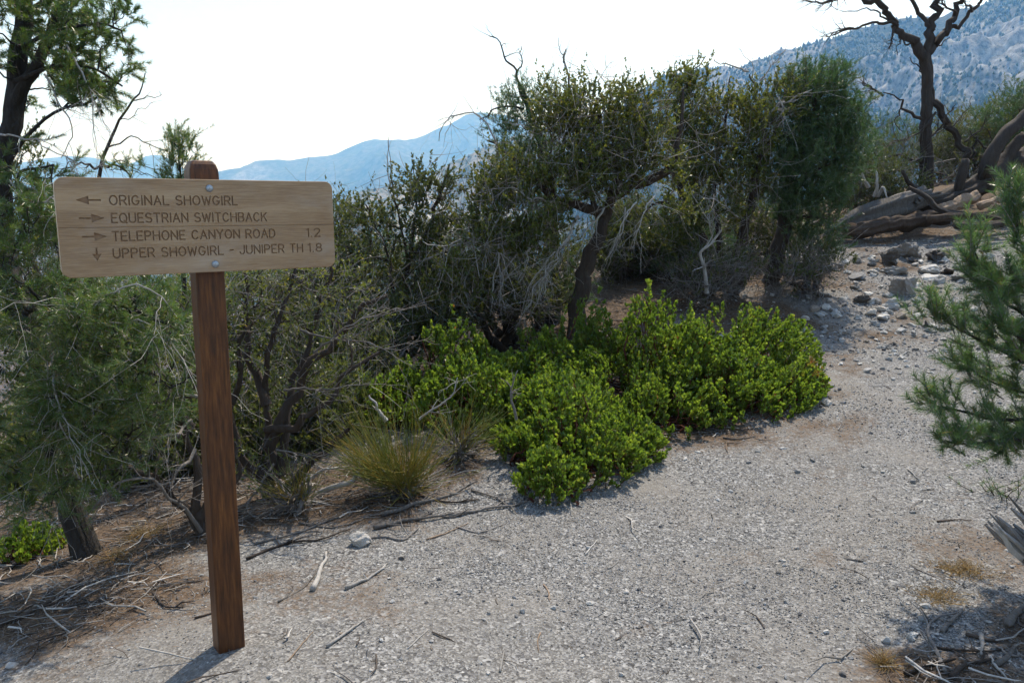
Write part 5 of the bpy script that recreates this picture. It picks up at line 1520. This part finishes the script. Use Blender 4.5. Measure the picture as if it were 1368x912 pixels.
# splintered grey log end at the edge of the view
p = Plant(62)
a0, a1 = P(1490, 830, 2.75), P(1392, 722, 2.85)
c = catmull([a0, (a0 + a1) / 2 + np.array([0, 0, 0.01]), a1], 0.04)
p.wood.tubes(c, np.linspace(0.11, 0.10, len(c)), 24, 0.5, 0.25, True)
ax = nrm(a1 - a0)
o = thing('splintered_log', a0, 'weathered grey log with a splintered broken end poking into view above the dead twigs', 'log', 'fallen timber')
p.wood.build('trunk', M['grey_wood'], o)
for k in range(60):
    an = p.r.random() * 6.283; rr = 0.095 * math.sqrt(p.r.random())
    U = nrm(np.cross(ax, [0, 0, 1])); W_ = np.cross(ax, U)
    s0 = a1 - ax * 0.12 + (U * math.cos(an) + W_ * math.sin(an)) * rr
    L = 0.12 + 0.19 * p.r.random() * (1 if math.sin(an) > -0.5 else 0.5)
    dr_ = nrm(ax + (U * math.cos(an) + W_ * math.sin(an)) * 0.07 * p.r.random() + p.r.standard_normal(3) * 0.045)
    ms = MB()
    wd = 0.008 + 0.013 * p.r.random()
    tt = np.linspace(0, 1, 6)[:, None]
    cc = s0 + dr_ * L * tt + p.r.standard_normal((6, 3)) * 0.003
    ms.tubes(cc, wd * np.array([1, 1, .98, .92, .72, .25]), 4, p.r.random(), 0.35)
    ms.build('splinter', M['silver' if p.r.random() < 0.7 else 'grey_wood'], o, False)

# ------------------------------------------------------------------ sticks and branches on the ground
def stick(name, pts, r0, mat, label, cat='stick', side=2, lift=0.0, r1=None, rough=0.15):
    """a dead branch lying on the ground along photo pixels"""
    p = Plant(int(abs(pts[0][0] * 7 + pts[0][1] * 13)) % 100000)
    w = np.array([pg(*q[:2]) for q in pts])
    w[:, 2] = [g(a, b) + r0 * 0.8 + (q[2] if len(q) > 2 else 0) + lift for (a, b, _), q in zip(w, pts)]
    c = wob(catmull(w, 0.03), r0 * 0.5, 5)
    mbx = MB()
    r0 = r0 * 0.8
    mbx.tubes(c, np.linspace(r0, r1 if r1 is not None else r0 * 0.4, len(c)), 7, p.r.random(), rough, True)
    ln = np.linalg.norm(c[-1] - c[0])
    for k in range(side):
        j = p.r.integers(1, len(c) - 1)
        d = nrm(nrm(c[min(j + 1, len(c) - 1)] - c[j - 1]) + p.r.standard_normal(3) * np.array([.6, .6, .15]) + np.array([0, 0, .12]))
        e = c[j] + d * ln * (0.12 + 0.22 * p.r.random())
        e[2] = max(e[2], g(e[0], e[1]) + 0.005)
        q = catmull([c[j], (c[j] + e) / 2 + p.r.standard_normal(3) * 0.01, e], 0.03)
        mbx.tubes(q, np.linspace(r0 * 0.5, r0 * 0.2, len(q)), 5, p.r.random())
    o = mbx.build(name, M[mat])
    o.data.transform(Matrix.Translation(-Vector(c[0])))
    o.location = c[0]
    tag(o, label, cat, 'sticks on the ground')
    return o


STK = [
    ('dead_branch', [(372, 805), (410, 782), (440, 738)], .006, 'grey_wood', 'thin grey stick propped by the bleached flat sliver', 'stick'),
    ('bleached_sliver', [(418, 790), (428, 770), (436, 742)], .016, 'silver', 'bleached pale flat wood sliver in front of the shrub', 'stick'),
    ('white_stick', [(437, 866), (462, 848), (489, 830)], .008, 'silver', 'single smooth white stick lying on open gravel right of the post', 'stick'),
    ('dead_branch', [(462, 788), (490, 776), (516, 758)], .010, 'silver', 'short forked grey stick with a pale broken tip on gravel', 'stick'),
    ('dead_branch', [(500, 708), (545, 698), (580, 695), (612, 688)], .016, 'grey_wood', 'grey bough lying just above the pale angular rock', 'branch'),
    ('dead_branch', [(510, 690), (556, 676), (598, 664), (630, 652)], .016, 'grey_wood', 'long bough beneath the fine stemmed tuft', 'branch'),
    ('dead_branch', [(470, 726), (510, 718), (540, 722), (560, 706)], .010, 'grey_wood', 'crooked stick touching the pale angular rock', 'branch'),
    ('dead_branch', [(600, 692), (640, 684), (690, 676), (706, 668)], .011, 'grey_wood', 'stick running under the edge of the front manzanita', 'branch'),
    ('dead_branch', [(630, 656), (665, 668), (690, 688)], .008, 'grey_wood', 'stick slanting down to the front manzanita from the tuft', 'branch'),
    ('dead_branch', [(560, 664), (600, 672), (640, 668)], .009, 'bark_dark', 'dark twig lying right under the fine stemmed tuft', 'branch'),
    ('dead_branch', [(610, 705), (640, 712), (676, 700)], .006, 'grey_wood', 'thin stick on gravel below the long boughs', 'stick'),
    ('dead_branch', [(570, 722), (600, 712), (625, 700)], .006, 'tan_wood', 'thin tan stick on gravel below the long boughs', 'stick'),
    ('dead_branch', [(330, 748), (380, 728), (430, 722), (470, 708)], .010, 'bark_dark', 'dark bough among litter between post and pale rock', 'branch'),
    ('dead_branch', [(340, 728), (400, 712), (460, 690)], .008, 'grey_wood', 'grey stick among litter under the bushy shrub', 'branch'),
    ('dead_branch', [(400, 700), (450, 705), (500, 690)], .008, 'grey_wood', 'stick among litter under the greyish tuft', 'branch'),
    ('dead_branch', [(0, 838), (50, 818), (80, 796), (112, 778)], .014, 'bark_dark', 'dark bough in shade under the tall pinyon', 'branch'),
    ('dead_branch', [(205, 795), (222, 812), (245, 812)], .010, 'bark_dark', 'small dark crooked stick left of the post', 'stick'),
    ('dead_branch', [(260, 828), (285, 820), (300, 812)], .006, 'bark_rust', 'brown twig against the foot of the post', 'stick'),
    ('dead_branch', [(385, 884), (400, 866), (418, 845)], .004, 'tan_wood', 'fine straw coloured twig right of the post base', 'stick'),
    ('dead_branch', [(545, 868), (556, 858), (572, 842)], .0035, 'silver', 'fine pale twig in the gravel below the forked stick', 'stick'),
    ('dead_branch', [(668, 900), (670, 888), (674, 872)], .006, 'silver', 'short white splinter near the bottom of the view', 'stick'),
    ('dead_branch', [(726, 782), (732, 790), (734, 804)], .005, 'tan_wood', 'short curved tan twig on the open trail', 'stick'),
    ('dead_branch', [(722, 846), (718, 858), (720, 874)], .004, 'tan_wood', 'wavy straw twig by the dusty patch', 'stick'),
    ('dead_branch', [(782, 742), (790, 732), (798, 722)], .005, 'silver', 'pale twig on the trail below the front manzanita', 'stick'),
    ('dead_branch', [(812, 760), (820, 756), (826, 750)], .004, 'silver', 'tiny pale twig right of the pale twig on the trail', 'stick'),
    ('dead_branch', [(868, 582), (884, 584), (908, 590)], .017, 'bark_dark', 'dark stick poking out between two manzanitas', 'branch'),
    ('dead_branch', [(966, 586), (985, 588), (1010, 584)], .008, 'grey_wood', 'grey stick on gravel below the widest manzanita', 'stick'),
    ('dead_branch', [(970, 594), (970, 600), (973, 606)], .006, 'tan_wood', 'stubby tan stick below the grey stick by the manzanita', 'stick'),
    ('dead_branch', [(1213, 628), (1220, 634), (1228, 642)], .007, 'silver', 'pale stick on the trail below the bluish pine boughs', 'stick'),
    ('dead_branch', [(1252, 698), (1275, 695), (1298, 696)], .006, 'bark_rust', 'brown stick near the splintered log end', 'stick'),
    ('dead_branch', [(1262, 900), (1240, 838), (1280, 820)], .010, 'grey_wood', 'grey stick rising from the twig litter in the corner', 'branch'),
    ('dead_branch', [(1258, 846), (1270, 832), (1286, 818)], .011, 'grey_wood', 'short grey chunk beside the white angular rock', 'stick'),
    ('dead_branch', [(1310, 850), (1312, 866), (1310, 880)], .012, 'silver', 'short silver chunk standing out in the corner litter', 'stick'),
    ('dead_branch', [(1322, 880), (1332, 895), (1344, 908)], .009, 'silver', 'pale curved stick low in the corner litter', 'branch'),
    ('dead_branch', [(1330, 892), (1348, 880), (1360, 860)], .013, 'grey_wood', 'stout grey fork in the corner litter', 'branch'),
    ('dead_branch', [(1210, 905), (1240, 892), (1275, 884)], .013, 'bark_dark', 'dark bough along the bottom of the corner litter', 'branch'),
    ('dead_branch', [(1270, 910), (1290, 890), (1320, 884)], .014, 'bark_dark', 'thick dark bough under the stout grey fork', 'branch'),
    ('dead_branch', [(1345, 838), (1360, 822), (1385, 806)], .020, 'grey_wood', 'thick grey limb piece entering the view under the splintered log', 'branch'),
    ('dead_branch', [(1290, 850), (1330, 858), (1368, 846)], .009, 'bark_dark', 'dark stick across the middle of the corner litter', 'branch'),
    ('dead_branch', [(1250, 868), (1300, 872), (1345, 870)], .007, 'bark_dark', 'long dark twig across the corner litter', 'branch'),
    ('dead_branch', [(1110, 318), (1140, 316), (1160, 322)], .020, 'silver', 'pale stick below the tapered end of the split log', 'branch'),
    ('dead_branch', [(1290, 318), (1320, 316), (1350, 312)], .016, 'grey_wood', 'long grey stick in front of the timber pile', 'branch'),
    ('dead_branch', [(1080, 388), (1098, 384), (1114, 380)], .010, 'grey_wood', 'grey stick on brown soil under the pinyon', 'stick'),
    ('dead_branch', [(1150, 345), (1180, 338), (1210, 326)], .012, 'grey_wood', 'straight grey stick above the dark rocks', 'stick'),
    ('dead_branch', [(1195, 340), (1205, 332), (1215, 324)], .010, 'silver', 'pale stick pointing at the timber pile', 'stick'),
    ('dead_branch', [(120, 700), (160, 690), (215, 660)], .010, 'grey_wood', 'pale stick in shade between pinyon trunk and twisted stems', 'branch'),
    ('dead_branch', [(0, 690), (30, 700), (70, 690)], .008, 'grey_wood', 'grey stick at the left edge beneath the pine', 'branch'),
]
for a in STK:
    stick(*a, side=0 if 'sliver' in a[0] or 'white' in a[0] or a[2] < 0.0065 else 3)

# driftwood-coloured raised branches behind the tuft
def raised(label, pts, r0, mat='silver', n=4):
    p = Plant(int(pts[0][0]))
    p.dead_branch(pts, r0, False, n, 2, 0.3, 0.1, 0.6, 0.35, 9)
    w = P(*pts[0])
    o = p.dead[0].build('weathered_branch', M[mat])
    o.data.transform(Matrix.Translation(-Vector(w)))
    o.location = w
    tag(o, label, 'branch', 'weathered dead branches')


raised('curved silver branch like driftwood beside the green tuft', [(424, 660, 4.3), (446, 648, 4.25), (470, 642, 4.25), (480, 625, 4.3), (478, 612, 4.35), (500, 608, 4.4)], 0.020)
raised('silver branch stub pointing up behind the green tuft', [(516, 562, 4.6), (505, 545, 4.6), (494, 528, 4.6)], 0.014, 'silver', 1)
raised('grey branch lying left of the driftwood branch', [(410, 640, 4.4), (440, 625, 4.35), (468, 622, 4.35)], 0.013)
raised('pale twig branch standing in front of the manzanita near the tuft', [(690, 560, 4.7), (684, 535, 4.7), (686, 510, 4.7), (692, 494, 4.7)], 0.010, 'grey_wood', 5)
raised('pale twiggy branch above the greyish tuft', [(560, 560, 4.9), (602, 530, 4.8), (612, 505, 4.8)], 0.008, 'silver', 6)
raised('bent silver trunk of a dead shrub under the tall airy tree', [(944, 392, 8.3), (942, 362, 8.3), (936, 338, 8.3), (950, 326, 8.3), (964, 306, 8.3)], 0.026, 'silver', 5)
raised('pale upright dead stem near the split log', [(1108, 330, 10.8), (1110, 318, 10.8), (1111, 302, 10.8)], 0.012, 'silver', 3)

# ------------------------------------------------------------------ rocks
ROCKMESH = {}


def rock(px, py, wpx, hpx, label, mat='stone', squash=0.65, seed=None, deep=0.25, cat='rock', group='rocks on the ground', tint=None, parent=None, name='rock', q=None, size=None):
    seed = seed if seed is not None else int(px * 3 + py * 7)
    r = np.random.default_rng(seed)
    q = pg(px, py) if q is None else q
    s = (wpx * q[1] / F / 2) if size is None else size
    key = (mat, seed % 12, 0 if s < 0.03 else 1)
    if key not in ROCKMESH:
        V, Fc = ico(2 if s < 0.03 else 4, (1, 0.8, squash), 0.30 if mat != 'dark_stone' else 0.55, seed, 0.5)
        mbx = MB(); mbx.add(V, Fc, r.random() if tint is None else tint)
        o = mbx.build(name, M[mat], None, False)
        ROCKMESH[key] = o.data
    else:
        o = bpy.data.objects.new(name, ROCKMESH[key]); C.objects.link(o)
    loc = Vector((q[0], q[1], g(q[0], q[1]) + s * squash * (0.62 - deep)))
    o.location = loc
    o.scale = (s, s * (0.8 + 0.4 * r.random()), s * (0.8 + 0.4 * r.random()))
    o.rotation_euler = (r.normal() * 0.2, r.normal() * 0.2, r.random() * 6.28)
    if parent is not None:
        o.parent = parent
    else:
        tag(o, label, cat, group)
    return o


RK = [(480, 728, 30, 26, 'pale angular rock sitting at the end of the grey boughs', 'pale_stone', 0.8), (1218, 852, 24, 20, 'white angular rock beside the corner litter', 'pale_stone', 0.6), (1182, 858, 16, 14, 'light rock just left of the white angular rock', 'stone', 0.7),
      (1236, 812, 16, 12, 'pale block above the white angular rock', 'pale_stone', 0.7), (1232, 830, 17, 13, 'grey block between pale block and white angular rock', 'stone', 0.7), (1050, 805, 11, 10, 'lone dark grey stone in the middle of the trail', 'stone', 0.7),
      (1125, 902, 12, 13, 'grey cobble at the bottom of the view', 'stone', 0.9), (1158, 497, 15, 10, 'brownish rounded stone in the trail', 'stone', 0.6), (1095, 505, 17, 11, 'flat pale stone near the manzanita edge', 'pale_stone', 0.5), (1104, 540, 18, 11, 'dark flat stone low by the rust tinged leaves', 'stone', 0.5),
      (1204, 479, 12, 10, 'round stone in the rubble below the pine tips', 'pale_stone', 0.7), (1142, 371, 28, 10, 'flat tan topped rock at the brown soil edge', 'stone', 0.5), (1166, 366, 16, 10, 'small rock beside the flat tan topped rock', 'stone', 0.6),
      (1185, 352, 40, 20, 'dark pitted rock on the left of the outcrop', 'dark_stone', 0.6), (1212, 344, 44, 24, 'largest dark rock of the outcrop', 'dark_stone', 0.6), (1252, 346, 44, 18, 'dark bluish rock on the right of the outcrop', 'dark_stone', 0.6), (1195, 366, 26, 14, 'dark knob in front of the outcrop', 'dark_stone', 0.6),
      (1238, 364, 30, 10, 'long pale rock below the outcrop', 'pale_stone', 0.45), (1240, 373, 26, 9, 'second pale slab just under the long pale rock', 'pale_stone', 0.45), (1205, 392, 44, 18, 'wide dark rock in the middle of the rubble', 'dark_stone', 0.55), (1225, 384, 12, 10, 'pale knob beside the wide dark rock', 'pale_stone', 0.8),
      (1150, 404, 24, 9, 'low brown rock in the rubble', 'dark_stone', 0.5), (1166, 405, 16, 10, 'grey rock right of the low brown rock', 'stone', 0.6), (1192, 412, 28, 12, 'tan rock at the centre of the rubble', 'stone', 0.6), (1208, 408, 20, 9, 'dark flat rock under the wide dark rock', 'dark_stone', 0.5),
      (1180, 426, 22, 12, 'pale lump at the bottom of the rubble', 'pale_stone', 0.6), (1203, 424, 18, 12, 'grey lump next to the pale lump', 'stone', 0.6), (1164, 420, 18, 11, 'rounded tan rock left of the pale lump', 'stone', 0.6), (1283, 374, 24, 13, 'dark shadowed rock by the pine tips', 'dark_stone', 0.6),
      (1266, 366, 20, 9, 'rusty brown rock between pale rock and pine tips', 'bark_rust', 0.5), (1290, 362, 16, 10, 'dark stone just above the pine tips', 'dark_stone', 0.6), (1316, 332, 14, 10, 'small dark stone near the timber pile', 'dark_stone', 0.6), (1143, 386, 14, 9, 'brown rock on soil near the outcrop', 'dark_stone', 0.6),
      (1286, 348, 16, 6, 'flat pale stone right of the outcrop', 'pale_stone', 0.4), (1100, 440, 14, 7, 'stone at the shaded bend of the trail', 'stone', 0.5), (1088, 415, 18, 9, 'bluish stone in tree shade on the trail', 'stone', 0.5), (15, 890, 22, 14, 'pale stone in the bottom corner under the sign', 'pale_stone', 0.5),
      (295, 772, 9, 8, 'small stone behind the post', 'stone', 0.7), (698, 818, 12, 9, 'tan stone alone on open gravel', 'stone', 0.6), (788, 808, 13, 9, 'white pebble lying on the open trail', 'pale_stone', 0.7), (830, 903, 10, 8, 'whitish pebble at the bottom of the view', 'pale_stone', 0.7), (652, 900, 10, 7, 'pale pebble by the white splinter', 'pale_stone', 0.6),
      (360, 905, 14, 12, 'pale lump of rock right of the post base', 'pale_stone', 0.7), (688, 850, 8, 7, 'tiny dark stone near the dusty patch', 'dark_stone', 0.7), (1320, 832, 13, 9, 'flat pale stone amid brown litter', 'stone', 0.5)]
for a in RK:
    rock(a[0], a[1], a[2], a[3], a[4], a[5], a[6])

# stones set in the trail: pieces of the ground
r = np.random.default_rng(77)
cnt = 0
while cnt < 270:
    px, py = (r.uniform(1060, 1330), r.uniform(335, 500)) if r.random() < 0.5 else (r.uniform(330, 1368), r.uniform(330, 905))
    q = pg(px, py)
    if q[1] > 11.5 or duff_mask(np.array([q[0]]), np.array([q[1]]))[0] > 0.62:
        continue
    inb = (px > 1080 - (py - 400) * 0.3) if py < 600 else (px > 480)
    if not inb:
        continue
    w = r.uniform(7, 11) if py > 450 else r.uniform(8, 17)
    k = r.random()
    rock(px, py, w, w, '', 'stone' if k < 0.66 else ('pale_stone' if k < 0.93 else 'dark_stone'), 0.6, int(r.integers(0, 9999)), 0.32, parent=ground, name='stone', q=q)
    cnt += 1

# gravel: loose chips scattered over the ground
protos = []
for k in range(10):
    V, Fc = ico(1, (1, 0.75, 0.55), 0.25, 300 + k, 0.42)
    mbx = MB(); mbx.add(V, Fc, 0.5)
    protos.append(mbx.build('chip', M['gravel'], None, False))
PX, SZ = [], []
for n_, ymin, ymax, smin, smax, xm in ((84000, 1.9, 4.2, 0.0025, 0.0060, 0.72), (62000, 4.0, 7.2, 0.0038, 0.0095, 0.70), (34000, 7.0, 12.5, 0.006, 0.022, 0.70), (3000, 2.0, 5.5, 0.006, 0.013, 0.72), (3600, 5.5, 11.5, 0.012, 0.040, 0.70)):
    y = ymin + (ymax - ymin) * r.random(n_)
    x = (r.random(n_) * 2 - 1) * xm * y
    if ymin >= 4.0:                                   # open ground only: the bushes hide the rest
        k = x > -0.9; x, y = x[k], y[k]; n_ = len(x)
    u = r.random(n_)
    sz = smin + (smax - smin) * u ** 2.2
    dm = duff_mask(x, y)
    k = r.random(n_) < np.clip(1.15 - 1.25 * dm, 0.05, 1) * np.clip(0.62 + 1.3 * fbm(x * 0.9 + 3, y * 0.9 + 9, 4), 0.06, 1)
    PX.append(np.stack([x[k], y[k], G(x[k], y[k]) + sz[k] * 0.18], -1)); SZ.append(sz[k])
PX, SZ = np.concatenate(PX), np.concatenate(SZ)
n = len(PX)
scatter('gravel', PX, np.stack([r.normal(0, .35, n), r.normal(0, .35, n), r.random(n) * 6.28], -1), np.stack([SZ * r.uniform(.8, 1.3, n), SZ * r.uniform(.8, 1.3, n), SZ * r.uniform(.7, 1.2, n)], -1), r.integers(0, 10, n), protos,
        'loose grey limestone gravel over the trail')

# litter: fine dead twigs and brown needles under the shrubs
def litter(name, label, n_, Lr, Wr, mat, dmin, ymax, z0):
    x, y = [], []
    yy = 2.0 + (ymax - 2.0) * r.random(n_ * 4); xx = (r.random(n_ * 4) * 2 - 1) * 0.8 * yy
    k = r.random(n_ * 4) < smooth(dmin, dmin + 0.45, duff_mask(xx, yy)) + 0.012
    xx, yy = xx[k][:n_], yy[k][:n_]
    m_ = len(xx)
    a = r.random(m_) * 6.283
    L = Lr[0] + (Lr[1] - Lr[0]) * r.random(m_) ** 2
    d = np.stack([np.cos(a), np.sin(a), r.normal(0, .10, m_)], -1)
    t = np.linspace(-0.5, 0.5, 4)
    c = np.stack([xx, yy, G(xx, yy) + z0 * (0.3 + r.random(m_))], -1)[:, None] + d[:, None] * L[:, None, None] * t[None, :, None] + 0.06 * L[:, None, None] * r.standard_normal((m_, 4, 3)) * np.array([1, 1, 0.3])
    mbx = MB()
    wd = (Wr[0] + (Wr[1] - Wr[0]) * r.random(m_))[:, None] * np.array([1, 1, .8, .4])
    mbx.tubes(c, wd, 3, r.random(m_))
    tag(mbx.build(name, M[mat], None), label, None, None, 'stuff')


litter('twig_litter', 'small dead twigs strewn under the shrubs', 9000, (0.04, 0.22), (0.0012, 0.0038), 'grey_wood', 0.45, 12, 0.010)
litter('dark_twig_litter', 'dark broken twigs strewn under the shrubs', 5000, (0.04, 0.20), (0.0015, 0.0045), 'twig_dark', 0.45, 12, 0.008)
litter('pale_twig_litter', 'pale dead sticks tangled under the shrubs', 900, (0.08, 0.34), (0.0018, 0.0050), 'silver', 0.45, 8, 0.020)
litter('needle_litter', 'brown fallen needles on the soil', 16000, (0.02, 0.05), (0.0007, 0.0012), 'tan_wood', 0.35, 7, 0.006)


def grass_tuft(seed, label, px, py, n_, H, spread, mat='dry_grass', flat=0.8):
    r2 = np.random.default_rng(seed)
    b = pg(px, py)
    o = b + r2.standard_normal((n_, 3)) * np.array([spread, spread * 0.8, 0]); o[:, 2] = G(o[:, 0], o[:, 1])
    d = nrm(r2.standard_normal((n_, 3)) * np.array([1, 1, 0.3]) * flat + np.array([0, 0, 0.6]))
    L = (H * (0.4 + 0.7 * r2.random(n_)))[:, None, None]
    t = np.linspace(0, 1, 4)[None, :, None]
    c = o[:, None] + d[:, None] * L * t - np.array([0, 0, 0.25]) * L * t ** 2
    c[..., 2] = np.maximum(c[..., 2], G(c[..., 0], c[..., 1]) + 0.002)
    mbx = MB(); mbx.tubes(c, np.linspace(0.0012, 0.0004, 4)[None].repeat(n_, 0), 3, r2.random(n_))
    o2 = thing('grass_tuft', b, label, 'grass', 'dry grass tufts')
    tag(mbx.build('blades', M[mat], o2), kind='stuff')


grass_tuft(1, 'yellow dry grass patch on gravel above the corner litter', 1285, 762, 420, 0.06, 0.06)
grass_tuft(2, 'faded brown dry grass patch near the pale block', 1255, 798, 260, 0.06, 0.05)
grass_tuft(3, 'straw coloured dry star shaped tuft at the bottom of the corner litter', 1182, 890, 150, 0.09, 0.012)
grass_tuft(4, 'dry grass wisp at the foot of the twisted stems', 190, 716, 150, 0.12, 0.05)
grass_tuft(5, 'dry grass strands beside the pinyon trunk base', 155, 745, 120, 0.10, 0.04)
